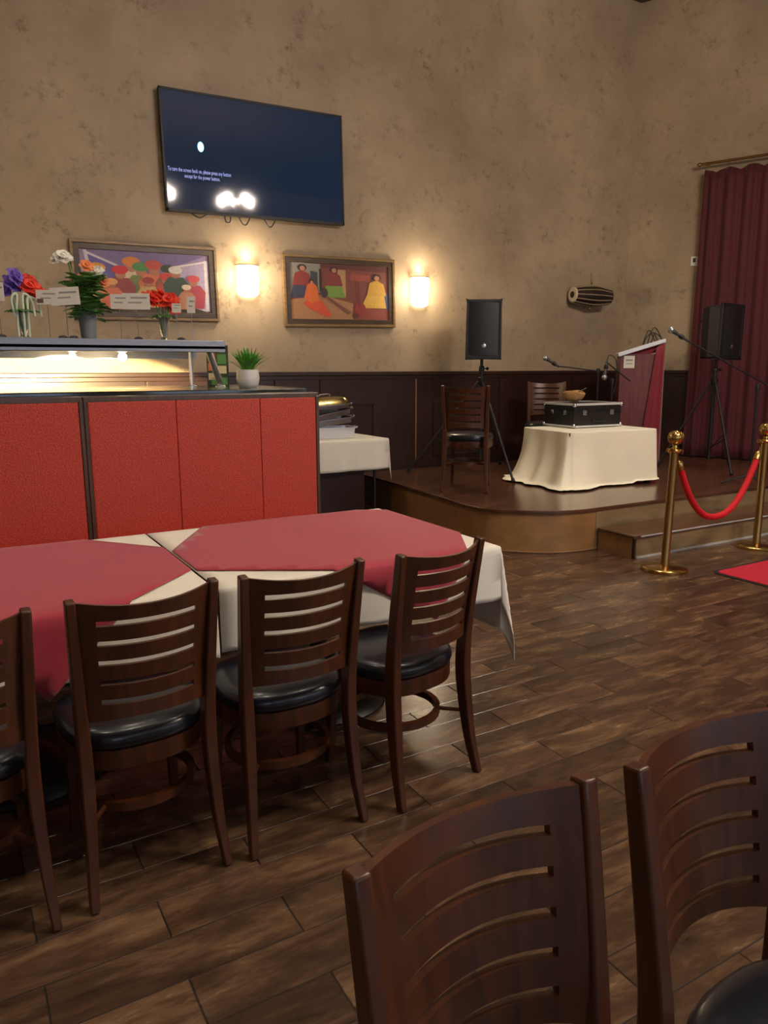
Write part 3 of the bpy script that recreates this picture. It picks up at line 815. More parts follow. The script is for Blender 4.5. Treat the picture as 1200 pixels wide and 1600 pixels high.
# grass pot
gp = thing('potted_grass', 'bushy green grass in a round white pot on the counter', 'plant', (1.714, 4.66, 1.392), scale=1.12)
m = MB(); m.lathe([(.044, 0), (.058, .012), (.066, .05), (.062, .10), (.054, .10), (.056, .09), (0, .09)], 28); part('pot', m, 'white_ceramic', gp, smooth=True)
m = MB(); rnd = random.Random(11)
for k in range(120):
    a = rnd.uniform(0, 2 * PI); el = rnd.uniform(.75, 1.5); L = rnd.uniform(.11, .19)
    leaf_mesh(m, (.03 * math.cos(a) * rnd.random(), .03 * math.sin(a) * rnd.random(), .088), (math.cos(a) * math.cos(el), math.sin(a) * math.cos(el), math.sin(el)), L, .0055, .25)
gb = part('grass_blades', m, 'grass_green', gp); gb['kind'] = 'stuff'

# ================================================================== SERVICE TABLE WITH CHAFING DISHES
sx0, sx1, sy0, sy1, SVZ = 2.6, 3.88, 6.55, 7.30, .815
t = thing('service_table', 'service table under white cloth between booth and stage', 'table', ((sx0 + sx1) / 2, (sy0 + sy1) / 2, 0))
m = MB(); m.box((0, 0, SVZ - .02), (sx1 - sx0 - .02, sy1 - sy0 - .02, .03)); part('table_top', m, 'mahogany', t)
for x in (-.56, .52):
    for y in (-.3, .3):
        m = MB(); m.tube([(x, y, 0), (x, y, SVZ - .03)], .016, 8); part('leg', m, 'black_metal', t)
m = MB(); m.box((-.1, .0, .3), (1.0, .6, .5)); part('lower_cabinet', m, 'mahogany', t)
tag(draped('tablecloth', (sx0, sx1, sy0, sy1), (.2, .30, .31, .1), SVZ + .003, 'white_cloth', '', corner=.06, tip=1.0), 'white cloth on the service table with the chafing dishes', 'tablecloth')
def chafer(name, label, loc, rz, tilt, mat, sc=1.0, deep=.075, grp='stacked chafing dishes'):
    t = thing(name, label, 'chafing dish', loc, rz, grp); t.rotation_euler = (tilt[0], tilt[1], rz)
    a, b = .25 * sc, .155 * sc
    m = MB()
    def ring(s, z): 
        r = .03; P = []
        for cx, cy, a0 in ((a - r, b - r, 0), (-a + r, b - r, PI / 2), (-a + r, -b + r, PI), (a - r, -b + r, 1.5 * PI)):
            for k in range(4):
                q = a0 + PI / 2 * k / 3; P.append(((cx + r * math.cos(q)) * s, (cy + r * math.sin(q)) * s, z))
        return P
    R = [ring(.9, 0), ring(.94, deep), ring(1.03, deep), ring(1.03, deep + .008), ring(.93, deep + .008), ring(.89, .006)]
    vs = [p for r in R for p in r]; n = 16
    fs = [(i * n + k, i * n + (k + 1) % n, (i + 1) * n + (k + 1) % n, (i + 1) * n + k) for i in range(len(R) - 1) for k in range(n)] + [tuple(range(n)), tuple((len(R) - 1) * n + k for k in range(n))]
    m.add(vs, fs); part('pan', m, mat, t, smooth=True)
    for s in (-1, 1):
        m = MB(); m.tube(bez([(s * a * 1.02, -.05, deep), (s * (a + .04), -.05, deep + .01), (s * (a + .04), .05, deep + .01), (s * a * 1.02, .05, deep)], 4), .006, 6); part('handle', m, 'steel', t, smooth=True)
    return t
CZ = SVZ + .006
chafer('chafing_pan', 'pale steel pan at the bottom of the chafing stack', (3.40, 6.92, CZ), -.15, (0, 0), 'aluminium', 1.0, .10)
chafer('chafing_pan', 'dark steel pan tilted in the chafing stack', (3.38, 6.92, CZ + .135), -.1, (0, -.10), 'brushed_steel', .98, .05)
chafer('chafing_pan', 'upper dark steel pan tilted steeply in the chafing stack', (3.38, 6.92, CZ + .21), .05, (0, -.16), 'brushed_steel', .95, .045)
lid = chafer('chafing_dish', 'shallow steel dish with a brass-toned lid topping the chafing stack', (3.36, 6.92, CZ + .295), -.08, (0, -.06), 'brushed_steel', .95, .03)
a, b = .235, .145
pr = [(1.0, .04), (.98, .065), (.86, .10), (.6, .115), (0.3, .118)]
vs = []; n = 24; m = MB()
for s, z in pr:
    for k in range(n):
        q = 2 * PI * k / n; c, s_ = math.cos(q), math.sin(q)
        vs.append((a * s * math.copysign(abs(c) ** .5, c), b * s * math.copysign(abs(s_) ** .5, s_), z))
fs = [(i * n + k, i * n + (k + 1) % n, (i + 1) * n + (k + 1) % n, (i + 1) * n + k) for i in range(len(pr) - 1) for k in range(n)] + [tuple((len(pr) - 1) * n + k for k in range(n)), tuple(range(n))]
m.add(vs, fs); ld = part('lid', m, 'brass_lid', lid, smooth=True)
m = MB(); m.tube(bez([(-.05, 0, .116), (-.05, 0, .14), (.05, 0, .14), (.05, 0, .116)], 5), .006, 8); part('lid_handle', m, 'steel', ld, smooth=True)

# ================================================================== TELEVISION
tv = thing('television', 'large flat television high on the wall with dim blue screen', 'television', (2.885, WY - .055, 3.5)); tv.rotation_euler = (0, -.016, 0)
TW, TH_ = 1.85, 1.06
m = MB(); m.box((0, 0, 0), (TW, .05, TH_)); part('tv_body', m, 'black_plastic', tv, bevel=.006)
m = MB()
for cx, cz, a, b in ((0, TH_ / 2 - .009, TW, .018), (0, -TH_ / 2 + .013, TW, .026), (-TW / 2 + .009, 0, .018, TH_), (TW / 2 - .009, 0, .018, TH_)): m.box((cx, -.028, cz), (a, .012, b))
part('bezel', m, 'black_plastic', tv)
m = MB(); m.box((0, -.0262, .004), (TW - .034, .002, TH_ - .042)); scr = part('screen', m, 'tv_screen', tv)
def text_mesh(body, size):
    c = bpy.data.curves.new('txt', 'FONT'); c.body = body; c.size = size; c.align_x = 'CENTER'; c.resolution_u = 2
    o = bpy.data.objects.new('txt', c); COL.objects.link(o)
    dg = bpy.context.evaluated_depsgraph_get(); dg.update()
    me = bpy.data.meshes.new_from_object(o.evaluated_get(dg))
    bpy.data.objects.remove(o); bpy.data.curves.remove(c)
    return me
for body, z, x in (('To turn the screen back on, please press any button', -.185, -.555), ('except for the power button.', -.235, -.535)):
    me = text_mesh(body, .031)
    for v in me.vertices: v.co = (v.co.x * .92, 0, v.co.y * 1.6)
    link('screen_text', me, 'tv_text', tv, (x - .03, -.0278, z + .01))
m = MB(); m.sphere((0, 0, 0), 1, 14, 8, (.030, .0008, .045)); part('screen_orb', m, 'tv_glow', tv, loc=(-.565, -.0272, .06), smooth=True)
m = MB()
for x0, x1, d in ((-.70, -.52, .03), (-.36, -.30, .05), (-.22, -.10, .06), (.04, .17, .06)):
    m.tube(bez([(x0, .0, -TH_ / 2 + .01), ((x0 + x1) / 2 - .02, .0, -TH_ / 2 - d), ((x0 + x1) / 2 + .02, 0, -TH_ / 2 - d), (x1, 0, -TH_ / 2 + .01)], 6), .006, 6)
part('cable', m, 'cable_black', tv, smooth=True)

# ================================================================== PAINTINGS
def ell(cx, cy, rx, ry, n=14): return [(cx + rx * math.cos(2 * PI * k / n), cy + ry * math.sin(2 * PI * k / n)) for k in range(n)]
def painting(label, x0, x1, z0, z1, tilt, items):
    cx, cz = (x0 + x1) / 2, (z0 + z1) / 2; W, Hh = x1 - x0, z1 - z0
    t = thing('painting', label, 'painting', (cx, WY - .003, cz), group='framed paintings'); t.rotation_euler = (0, -tilt, 0)
    def frame(name, d, o, mat, y, th):
        m = MB(); a, b = W / 2 - o, Hh / 2 - o
        for c_ in ([(-a, -b), (a, -b), (a - d, -b + d), (-a + d, -b + d)], [(a, -b), (a, b), (a - d, b - d), (a - d, -b + d)], [(a, b), (-a, b), (-a + d, b - d), (a - d, b - d)], [(-a, b), (-a, -b), (-a + d, -b + d), (-a + d, b - d)]):
            k = len(m.v)
            m.v += [(p[0], -y, p[1]) for p in c_] + [(p[0], -y - th, p[1]) for p in c_]
            m.f += [tuple(k + i for i in f) for f in ((0, 1, 2, 3), (4, 5, 6, 7), (0, 1, 5, 4), (1, 2, 6, 5), (2, 3, 7, 6), (3, 0, 4, 7))]
        return part(name, m, mat, t, bevel=.004)
    frame('outer_frame', .028, 0, 'picture_frame_gold', 0, .035); frame('inner_frame', .052, .028, 'picture_frame', 0, .026)
    iw, ih = W - .15, Hh - .15
    m = MB(); m.box((0, -.008, 0), (iw + .01, .012, ih + .01)); cv = part('canvas', m, paint(*items[0]), t)
    y = -.0146
    for k, (name, col, poly) in enumerate(items[1:]):
        y -= .00025
        pts = [(max(-iw / 2, min(iw / 2, (px - .5) * iw)), max(-ih / 2, min(ih / 2, (.5 - py) * ih))) for px, py in poly]
        m = MB(); m.add([(a, y, b) for a, b in pts], [tuple(range(len(pts)))]); part(name, m, paint(*col), cv)
    return t
def turban_man(x, y, h, robe, turban, face=(176, 120, 88)):
    w_ = h * .28
    return [('painted_robe', robe, [(x - w_ * .5, y + h), (x - w_ * .62, y + h * .5), (x - w_ * .35, y + h * .30), (x + w_ * .35, y + h * .30), (x + w_ * .62, y + h * .5), (x + w_ * .5, y + h)]),
            ('painted_face', face, ell(x, y + h * .22, w_ * .22, h * .11)), ('painted_turban', turban, ell(x, y + h * .10, w_ * .34, h * .11))]
it = [(150, 132, 168), ('painted_sky', (120, 104, 150), [(.02, 0), (1, 0), (.72, .22), (.30, .24)]),
      ('painted_wall', (104, 92, 160), [(.05, .06), (.28, .26), (.28, .48), (.08, .44)]), ('painted_wall', (178, 164, 196), [(.70, .24), (.96, .12), (.96, .95), (.78, .82)]),
      ('painted_ground', (72, 50, 44), [(0, .82), (.75, .80), (1, .98), (1, 1), (0, 1)]),
      ('painted_border', (214, 206, 214), [(.03, .02), (.055, .02), (.09, .40), (.065, .40)]), ('painted_border', (214, 206, 214), [(.03, .02), (.28, .24), (.28, .275), (.05, .075)]),
      ('painted_border', (220, 212, 216), [(.955, .10), (.985, .10), (.985, .97), (.955, .95)]), ('painted_border', (220, 212, 216), [(.70, .22), (.98, .10), (.98, .13), (.70, .255)]), ('painted_border', (206, 198, 200), [(.78, .84), (.97, .95), (.97, .98), (.78, .87)])]
for a in ((.12, .22, .70, (196, 150, 110), (226, 160, 70)), (.38, .10, .75, (226, 206, 170), (214, 130, 60)), (.45, .18, .70, (120, 130, 80), (78, 134, 80)), (.55, .14, .72, (214, 120, 84), (190, 80, 70)), (.66, .20, .62, (150, 90, 80), (60, 70, 60)), (.29, .25, .65, (150, 70, 70), (206, 50, 56)), (.64, .34, .55, (186, 84, 76), (206, 70, 66)), (.72, .22, .6, (60, 80, 70), (220, 214, 206)), (.86, .36, .56, (176, 70, 84), (206, 84, 90)), (.22, .46, .50, (220, 120, 90), (230, 170, 110)), (.50, .42, .5, (206, 170, 110), (160, 60, 60)), (.80, .52, .42, (190, 130, 100), (226, 200, 180))):
    it += turban_man(*a)
painting('framed painting of men in bright turbans against lilac', 1.11, 2.445, 1.965, 2.66, .014, it)
def lady(x, y, h, robe, hair, skirt, lean=0.0):
    w_ = h * .30
    return [('painted_skirt', skirt, [(x - w_ * .75 + lean, y + h), (x - w_ * .45, y + h * .5), (x + w_ * .4, y + h * .5), (x + w_ * .7 + lean, y + h)]),
            ('painted_shawl', robe, [(x - w_ * .55, y + h * .62), (x - w_ * .4, y + h * .26), (x, y + h * .16), (x + w_ * .4, y + h * .28), (x + w_ * .55, y + h * .62)]),
            ('painted_hair', hair, ell(x, y + h * .09, w_ * .26, h * .10)), ('painted_face', (186, 126, 92), ell(x + .004, y + h * .11, w_ * .15, h * .075))]
it = [(120, 62, 50), ('painted_ground', (168, 120, 82), [(0, .66), (.30, .55), (.62, .70), (.62, 1), (0, 1)]), ('painted_ground', (138, 64, 50), [(.62, .72), (1, .78), (1, 1), (.62, 1)]),
      ('painted_wall', (140, 134, 126), [(0, 0), (.30, .02), (.30, .52), (0, .60)]), ('painted_doorway', (58, 66, 74), [(.20, .14), (.27, .16), (.27, .50), (.20, .52)]), ('painted_doorway', (46, 30, 26), [(.285, .1), (.31, .1), (.31, .5), (.285, .5)]),
      ('painted_wall', (180, 138, 96), [(.47, .10), (.55, .10), (.55, .58), (.47, .60)]), ('painted_ceiling', (90, 42, 38), [(.30, 0), (1, 0), (1, .12), (.30, .08)]), ('painted_shelf', (150, 70, 56), [(.6, .16), (.8, .18), (.8, .3), (.6, .28)]),
      ('painted_window', (70, 84, 120), [(.92, .5), (1, .5), (1, .8), (.90, .78)])]
it += lady(.12, .04, .58, (140, 54, 50), (40, 26, 24), (58, 60, 84)) + lady(.43, .06, .54, (130, 50, 46), (40, 26, 24), (116, 150, 60)) + lady(.87, .16, .62, (206, 160, 60), (44, 28, 24), (212, 170, 70), -.03)
it += [('painted_skirt', (206, 78, 44), [(.12, .72), (.2, .58), (.30, .66), (.40, .92), (.36, .96), (.20, .82)]), ('painted_shawl', (214, 104, 46), [(.13, .62), (.16, .40), (.21, .32), (.26, .42), (.28, .66), (.2, .72)]), ('painted_hair', (36, 24, 22), ell(.205, .33, .024, .05)), ('painted_face', (190, 130, 96), ell(.208, .35, .015, .036)),
       ('painted_wheel', (60, 44, 48), ell(.33, .52, .035, .09)), ('painted_pot', (142, 44, 44), ell(.69, .80, .06, .13)), ('painted_pole', (110, 44, 36), [(.67, .3), (.685, .3), (.695, .75), (.675, .75)]), ('painted_pot', (90, 40, 40), ell(.64, .92, .03, .06)), ('painted_rug', (120, 70, 60), [(.34, .60), (.36, .58), (.60, .86), (.57, .90)])]
painting('framed painting of women in orange, green and yellow dress', 3.137, 4.468, 1.955, 2.68, .018, it)

# ================================================================== WALL SCONCES
def sconce(label, x, z, h=.27, r=.115):
    t = thing('wall_sconce', label, 'sconce', (x, WY - .002, z), group='wall sconces')
    m = MB(); m.box((0, -.008, 0), (.16, .014, h * .8)); part('back_plate', m, 'brass_dark', t)
    n = 16
    m = MB(); prof = [(-h / 2 + .02, .80), (-h / 2, .92), (-h / 2 + .03, 1), (h / 2 - .03, 1), (h / 2, 1)]
    vs = []; fs = []
    zs = [-h / 2 - .03, -h / 2 - .015, -h / 2 + .01, h / 2 - .005, h / 2]
    rs = [.45, .80, .98, 1.0, .98]
    for zz, rr in zip(zs, rs):
        for k in range(n + 1):
            a = PI + PI * k / n; vs.append((r * rr * math.cos(a), -.012 + r * rr * math.sin(a) * .85, zz))
    fs = [(i * (n + 1) + k, i * (n + 1) + k + 1, (i + 1) * (n + 1) + k + 1, (i + 1) * (n + 1) + k) for i in range(4) for k in range(n)]
    fs.append(tuple(range(n + 1)))
    m.add(vs, fs); o = part('glass_shade', m, 'sconce_glass', t, smooth=True)
    o.modifiers.new('thickness', 'SOLIDIFY').thickness = .004
    m = MB(); m.tube([(r * 1.03 * math.cos(PI + PI * k / n), -.012 + r * 1.03 * .85 * math.sin(PI + PI * k / n), h / 2 + .004) for k in range(n + 1)], .006, 6); part('trim_ring', m, 'brass_dark', t, smooth=True)
    point_light('sconce_light', (x, WY - .20, z + .02), P_SCONCE, WARM, .08)
    spot_light('sconce_light', (x, WY - .06, z + h / 2 + .03), P_SCONCE * .5, WARM, .05, 2.6, 1.0, (x, WY - .15, z + 2))
sconce('lit wall sconce between the two paintings', 2.755, 2.385)
sconce('lit wall sconce to the right of the paintings, nearest the speaker', 4.80, 2.375, .29)

# ================================================================== DRUM ON THE WALL
dr = thing('hanging_drum', 'dark barrel drum with pale straps hung on the back wall', 'drum', (7.33, WY - .16, 2.425)); dr.rotation_euler = (0, .02, -.12); dr.scale = (.84, .95, .95)
R90 = roty(PI / 2)
prof = [(.085, -.34), (.098, -.33), (.118, -.20), (.135, -.02), (.130, .12), (.105, .30), (.095, .33), (.09, .335)]
m = MB(); m.lathe(prof, 28, rot=R90); part('drum_body', m, 'drum_wood', dr, smooth=True)
m = MB(); m.lathe([(.0, -.345), (.088, -.345), (.098, -.335), (.10, -.31), (.094, -.31), (.09, -.33)], 28, rot=R90); sk = part('drum_head', m, 'drum_skin', dr, smooth=True)
m = MB(); m.lathe([(0, -.349), (.042, -.349), (.044, -.344), (0, -.344)], 20, rot=R90); part('drum_patch', m, 'drum_patch', sk, smooth=True)
m = MB(); m.lathe([(.098, .30), (.104, .32), (.1, .345), (0, .345)], 28, rot=R90); part('drum_head', m, 'drum_patch', dr, smooth=True)
for k in range(12):
    a = 2 * PI * k / 12
    pts = [(r_ + .003, z_) for r_, z_ in prof[1:-1]]
    m = MB(); m.tube([(z_, r_ * math.cos(a), r_ * math.sin(a)) for r_, z_ in bez(pts, 3)], .0065, 5); part('strap', m, 'drum_strap', dr, smooth=True)
m = MB(); m.tube([(0, 0, .136), (0, .03, .30)], .004, 6); m.sphere((0, 0, .165), .016); m.sphere((0, .01, .20), .010); part('hanger', m, 'brass', dr, smooth=True)
m = MB(); m.sphere((0, 0, -.165), .02); m.sphere((0, 0, -.145), .012); part('tassel', m, 'brass', dr, smooth=True)

# ================================================================== CURTAIN, SWITCH ON THE ANGLED WALL
ROD_Z = 3.98
c0 = .90; c1 = 3.7
cu = thing('curtain_rod', 'dark curtain rod high on the right wall', 'curtain rod', tuple(CORNER + RDIR * c0 + RN * .12 + Vector((0, 0, ROD_Z))), rang)
m = MB(); m.tube([(-.02, 0, 0), (c1 - c0, 0, 0)], .016, 10); part('rod', m, 'brass_dark', cu, smooth=True)
m = MB(); m.sphere((-.03, 0, 0), .026); part('finial', m, 'brass_dark', cu, smooth=True)
m = MB(); m.box((.06, .06, 0), (.02, .10, .02)); m.box((1.6, .06, 0), (.02, .10, .02)); part('bracket', m, 'brass_dark', cu)
cu2 = thing('curtain', 'heavy burgundy curtain hanging behind the stage on the right', 'curtain', tuple(CORNER + RDIR * (c0 + .04) + RN * .12 + Vector((0, 0, HD))), rang)
CL = c1 - c0 - .04; CH = ROD_Z - HD
rows = []
NX = 260
for j in range(25):
    tz = j / 24
    row = []
    for i in range(NX + 1):
        x = CL * i / NX
        ph = x * 2 * PI / .20 + .9 * math.sin(x * 5.1) + .4 * math.sin(x * 11)
        amp = .030 * (.5 + .6 * (1 - tz)) * (.75 + .35 * math.sin(x * 3.3 + 1))
        y = amp * math.sin(ph) + .012 * math.sin(ph * 2.1 + 3 * tz)
        sag = -.022 * (1 - abs(math.cos(x * PI / .27))) * tz ** 10 if tz > .8 else 0
        flare = -.04 * (1 - tz) * (1 - x / CL) + .12 * (1 - tz) ** 2 * 0
        row.append((x + flare, y, .012 + (CH - .085) * tz + sag * 2))
    rows.append(row)
m = MB(); m.grid(rows); o = part('curtain_panel', m, 'red_curtain', cu2, smooth=True, angle=180); o.modifiers.new('thickness', 'SOLIDIFY').thickness = .003
for k in range(11):
    m = MB(); m.tube([(.017 * math.cos(a) * .3, .024 * math.cos(a), .024 * math.sin(a)) for a in [2 * PI * q / 12 for q in range(12)]], .003, 5, closed=True); m.tube([(0, 0, -.024), (0, 0, -.07)], .003, 5)
    part('curtain_ring', m, 'brass_dark', cu, loc=(.05 + .27 * k, 0, 0), smooth=True)
p = CORNER + RDIR * .865 + RN * .014
sw = thing('wall_control', 'small white control box on the wall beside the curtain', 'switch', (p.x, p.y, 2.85), rang)
m = MB(); m.box((0, 0, 0), (.09, .026, .12)); part('cover', m, 'white_plastic', sw, bevel=.006)
m = MB(); m.box((0, -.015, .01), (.03, .006, .05)); part('dial', m, 'grey_plastic', sw)

# ================================================================== SPEAKERS
def speaker(label, loc, rz, W=.40, Hh=.66, D=.36):
    t = thing('loudspeaker', label, 'speaker', loc, rz, 'loudspeakers on tripods')
    m = MB(); poly = [(-W / 2, -D / 2), (W / 2, -D / 2), (W / 2 - .01, 0), (W / 2 - .11, D / 2), (-W / 2 + .11, D / 2), (-W / 2 + .01, 0)]
    m.prism(poly, .012, Hh - .012); part('cabinet', m, 'black_plastic', t, bevel=.02, seg=3)
    m = MB()
    for cx, cz, a, b in ((0, Hh - .018, W, .036), (0, .022, W, .044), (-W / 2 + .013, Hh / 2, .026, Hh), (W / 2 - .013, Hh / 2, .026, Hh)): m.box((cx, -D / 2 - .006, cz), (a, .03, b))
    part('front_bezel', m, 'black_plastic', t, bevel=.008)
    # slightly bowed grille
    m = MB(); m.grid([[(-W / 2 + .02 + (W - .04) * i / 10, -D / 2 - .010 - .018 * (1 - (i / 5 - 1) ** 2), .04 + (Hh - .07) * j / 6) for i in range(11)] for j in range(7)]); g = part('grille', m, 'black_metal', t, smooth=True, angle=180)
    m = MB(); m.lathe([(.026, 0), (.026, .004), (.022, .006), (0, .006)], 20, (0, -D / 2 - .027, .135), rotx(PI / 2)); b_ = part('badge', m, 'steel', t, smooth=True)
    m = MB(); m.box((-W / 2 + .05, -.1, .006), (.06, .1, .014)); m.box((W / 2 - .05, -.1, .006), (.06, .1, .014)); part('foot', m, 'black_plastic', t)
    m = MB(); m.tube(bez([(-.07, D / 2 - .01, Hh * .72), (-.07, D / 2 + .03, Hh * .72), (.07, D / 2 + .03, Hh * .72), (.07, D / 2 - .01, Hh * .72)], 4), .012, 8); part('handle', m, 'black_plastic', t, smooth=True)
    return t
def tripod(label, loc, rz, top, legang, spread=.55, hubz=.95, name='speaker_stand', legmat='black_metal', r=.017):
    t = thing(name, label, 'stand', loc, rz)
    m = MB(); m.tube([(0, 0, .12), (0, 0, hubz + .1)], r * 1.25, 12); part('lower_tube', m, 'black_metal', t, smooth=True)
    m = MB(); m.tube([(0, 0, hubz), (0, 0, top)], r, 12); part('pole', m, 'black_metal', t, smooth=True)
    m = MB(); m.lathe([(.03, hubz - .04), (.036, hubz - .03), (.036, hubz + .03), (.025, hubz + .04)], 16); hb = part('hub', m, 'black_plastic', t, smooth=True)
    m = MB(); m.lathe([(.028, hubz + .1), (.03, hubz + .11), (.03, hubz + .15), (.022, hubz + .16)], 16); m.tube([(0, 0, hubz + .13), (.05, -.02, hubz + .13)], .006, 6); m.sphere((.06, -.024, hubz + .13), .018); part('clamp_knob', m, 'black_plastic', t, smooth=True)
    for a in legang:
        c, s = math.cos(a), math.sin(a)
        m = MB(); m.tube([(c * .035, s * .035, hubz - .01), (c * spread, s * spread, .02)], .013, 10); lg = part('leg', m, legmat, t, smooth=True)
        m = MB(); m.tube([(c * (spread - .015), s * (spread - .015), .045), (c * (spread + .008), s * (spread + .008), 0.016)], .019, 10); part('rubber_foot', m, 'black_plastic', lg, smooth=True)
        m = MB(); m.tube([(c * .02, s * .02, .25), (c * spread * .62, s * spread * .62, hubz * .38 )], .006, 6); part('brace', m, 'black_metal', t, smooth=True)
    return t
S1 = (5.12, 6.64)
tripod('black tripod stand carrying the loudspeaker by the wooden chair', (S1[0], S1[1], HD), 0, 1.32, (math.atan2(5.86 - S1[1], 4.95 - S1[0]), 2.6, .6), .80, 1.02, legmat='black_metal')
speaker('black loudspeaker on a tripod against the plaster wall', (S1[0], S1[1], HD + 1.25), math.radians(-33), .37, .615, .34)
S2 = (7.55, 5.52)
tripod('black tripod stand in front of the red curtain', (S2[0], S2[1], HD), 0, 1.42, (math.atan2(5.05 - S2[1], 7.3 - S2[0]), 2.3, .2), .55, 1.0)
speaker('black loudspeaker turned aside in front of the red curtain', (S2[0], S2[1], HD + 1.24), math.radians(4), .40, .59, .30)

# ================================================================== LOW TABLE ON STAGE
lt = dict(x0=5.19, x1=6.29, y0=5.22, y1=6.02, z=.90)
LTC = ((lt['x0'] + lt['x1']) / 2, (lt['y0'] + lt['y1']) / 2)
LTR = -.12
t = thing('low_table', 'low table hidden under a cream cloth on the stage', 'table', (LTC[0], LTC[1], HD), LTR)
m = MB(); m.box((0, 0, lt['z'] - HD - .02), (1.08, .78, .035)); part('table_top', m, 'mahogany', t)
for x in (-.5, .5):
    for y in (-.33, .33): m = MB(); m.box((x, y, (lt['z'] - HD - .04) / 2), (.05, .05, lt['z'] - HD - .04)); part('leg', m, 'mahogany', t)
def skirt():
    hx_, hy_ = (lt['x1'] - lt['x0']) / 2, (lt['y1'] - lt['y0']) / 2; Hh = lt['z'] - HD
    r = .05; outline = []
    nseg = 30
    def edge(a, b):
        return [(a[0] + (b[0] - a[0]) * i / nseg, a[1] + (b[1] - a[1]) * i / nseg) for i in range(nseg)]
    cs = []
    for cx, cy, a0 in ((hx_ - r, hy_ - r, 0), (-hx_ + r, hy_ - r, PI / 2), (-hx_ + r, -hy_ + r, PI), (hx_ - r, -hy_ + r, 1.5 * PI)):
        cs.append([(cx + r * math.cos(a0 + PI / 2 * k / 8), cy + r * math.sin(a0 + PI / 2 * k / 8)) for k in range(9)])
    for i in range(4):
        outline += cs[i][:-1]; outline += edge(cs[i][-1], cs[(i + 1) % 4][0])
    n = len(outline); rows = []
    rings = [(0, 0), (.012, .01), (.05, .06), (.2, .18), (.4, .4), (.6, .6), (.8, .8), (.93, .95), (1.0, .985), (1.06, 1.0)]
    # top centre fan rows
    for s in (0.02, .5, .9): rows.append([(x * s, y * s, Hh) for x, y in outline])
    for f, d in rings:
        row = []
        for i, (x, y) in enumerate(outline):
            a = math.atan2(y / hy_, x / hx_)
            nx = Vector((x / hx_ ** 4 * abs(x) ** 2, y / hy_ ** 4 * abs(y) ** 2)); nx = nx.normalized() if nx.length > 0 else Vector((1, 0))
            left = max(0, min(1, (-x - hx_ * .25) / (hx_ * .75)))       # the left end flares out and lies on the floor
            front = 1 if y < 0 else .5
            flare = .03 + .13 * left * f * f + .02 * (1 - left)
            wv = (.020 * math.sin(i * .52) + .014 * math.sin(i * .23 + 2)) * (.5 + 1.3 * left)
            out = d * flare + wv * d
            z = Hh - (Hh - .012) * d
            if f > 1: out += .02 + .04 * left; z = .010 + .006 * abs(math.sin(i * .9))
            if x > hx_ * .4 and f >= .93: z += .02 * d
            row.append((x + nx.x * out, y + nx.y * out, max(z, .008)))
        rows.append(row)
    m = MB(); m.grid([r_ + [r_[0]] for r_ in rows]); m.f.append(tuple(range(n)))
    return m
o = part('tablecloth', skirt(), 'cream_cloth', smooth=True, angle=180); o.location = (LTC[0], LTC[1], HD + .006); o.rotation_euler = (0, 0, LTR)
o.modifiers.new('thickness', 'SOLIDIFY').thickness = .002
sub = o.modifiers.new('smooth', 'SUBSURF'); sub.levels = 1; sub.render_levels = 1
tag(o, 'cream cloth trailing on the stage floor around the low table', 'tablecloth')

# instrument case
CSZ = lt['z'] + .018
cs = thing('instrument_case', 'black flight case with silver edging lying on the cream cloth', 'case', (5.84, 5.83, CSZ), math.radians(-4))
CW, CD, CHh = .62, .48, .235
m = MB(); m.box((0, 0, CHh / 2), (CW, CD, CHh)); part('shell', m, 'case_vinyl', cs, bevel=.006)
for z, h in ((.006, .018), (CHh * .64, .012), (CHh - .006, .022)):
    m = MB()
    for cx, cy, a, b in ((0, -CD / 2, CW + .02, .02), (0, CD / 2, CW + .02, .02), (-CW / 2, 0, .02, CD), (CW / 2, 0, .02, CD)): m.box((cx, cy, z), (a, b, h))
    part('edge_trim', m, 'aluminium' if h > .015 else 'black_metal', cs, bevel=.002)
for sx in (-1, 1):
    for sy in (-1, 1):
        for z in (.014, CHh - .012):
            m = MB(); m.sphere((sx * CW / 2, sy * CD / 2, z), .022, 10, 6); part('corner_cap', m, 'steel', cs, smooth=True)
for x in (-.18, .18):
    m = MB(); m.box((x, -CD / 2 - .006, CHh * .62), (.05, .014, .05)); m.box((x, -CD / 2 - .014, CHh * .66), (.025, .008, .025)); part('latch', m, 'steel', cs, bevel=.003)
for y in (-.1, .1):
    m = MB(); m.box((-CW / 2 - .006, y, CHh * .62), (.014, .045, .045)); m.box((-CW / 2 - .014, y, CHh * .66), (.008, .022, .025)); part('latch', m, 'steel', cs, bevel=.003)
m = MB(); m.tube(bez([(-.07, -CD / 2 - .008, .07), (-.07, -CD / 2 - .03, .06), (.07, -CD / 2 - .03, .06), (.07, -CD / 2 - .008, .07)], 5), .007, 8); part('carry_handle', m, 'black_plastic', cs, smooth=True)
bw = thing('wooden_bowl', 'small tan bowl with a thin stick on the black case', 'bowl', (5.76, 5.88, CSZ + CHh + .012), .2)
m = MB(); prof = [(.045, 0), (.075, .012), (.105, .05), (.12, .09), (.115, .10), (.108, .09), (.09, .05), (.05, .02), (0, .018)]
m.lathe(prof, 28)
m.v = [(x * (1 + .10 * math.sin(3 * math.atan2(y, x))), y * (1 + .08 * math.cos(2 * math.atan2(y, x))), z + .016 * (z / .1) * math.sin(2 * math.atan2(y, x) + 1)) for x, y, z in m.v]
part('bowl_body', m, 'bowl_wood', bw, smooth=True)
m = MB(); m.tube([(-.04, 0, .03), (.05, .0, .09), (.19, -.02, .135)], .006, 6); part('stick', m, 'stick_wood', bw, smooth=True)

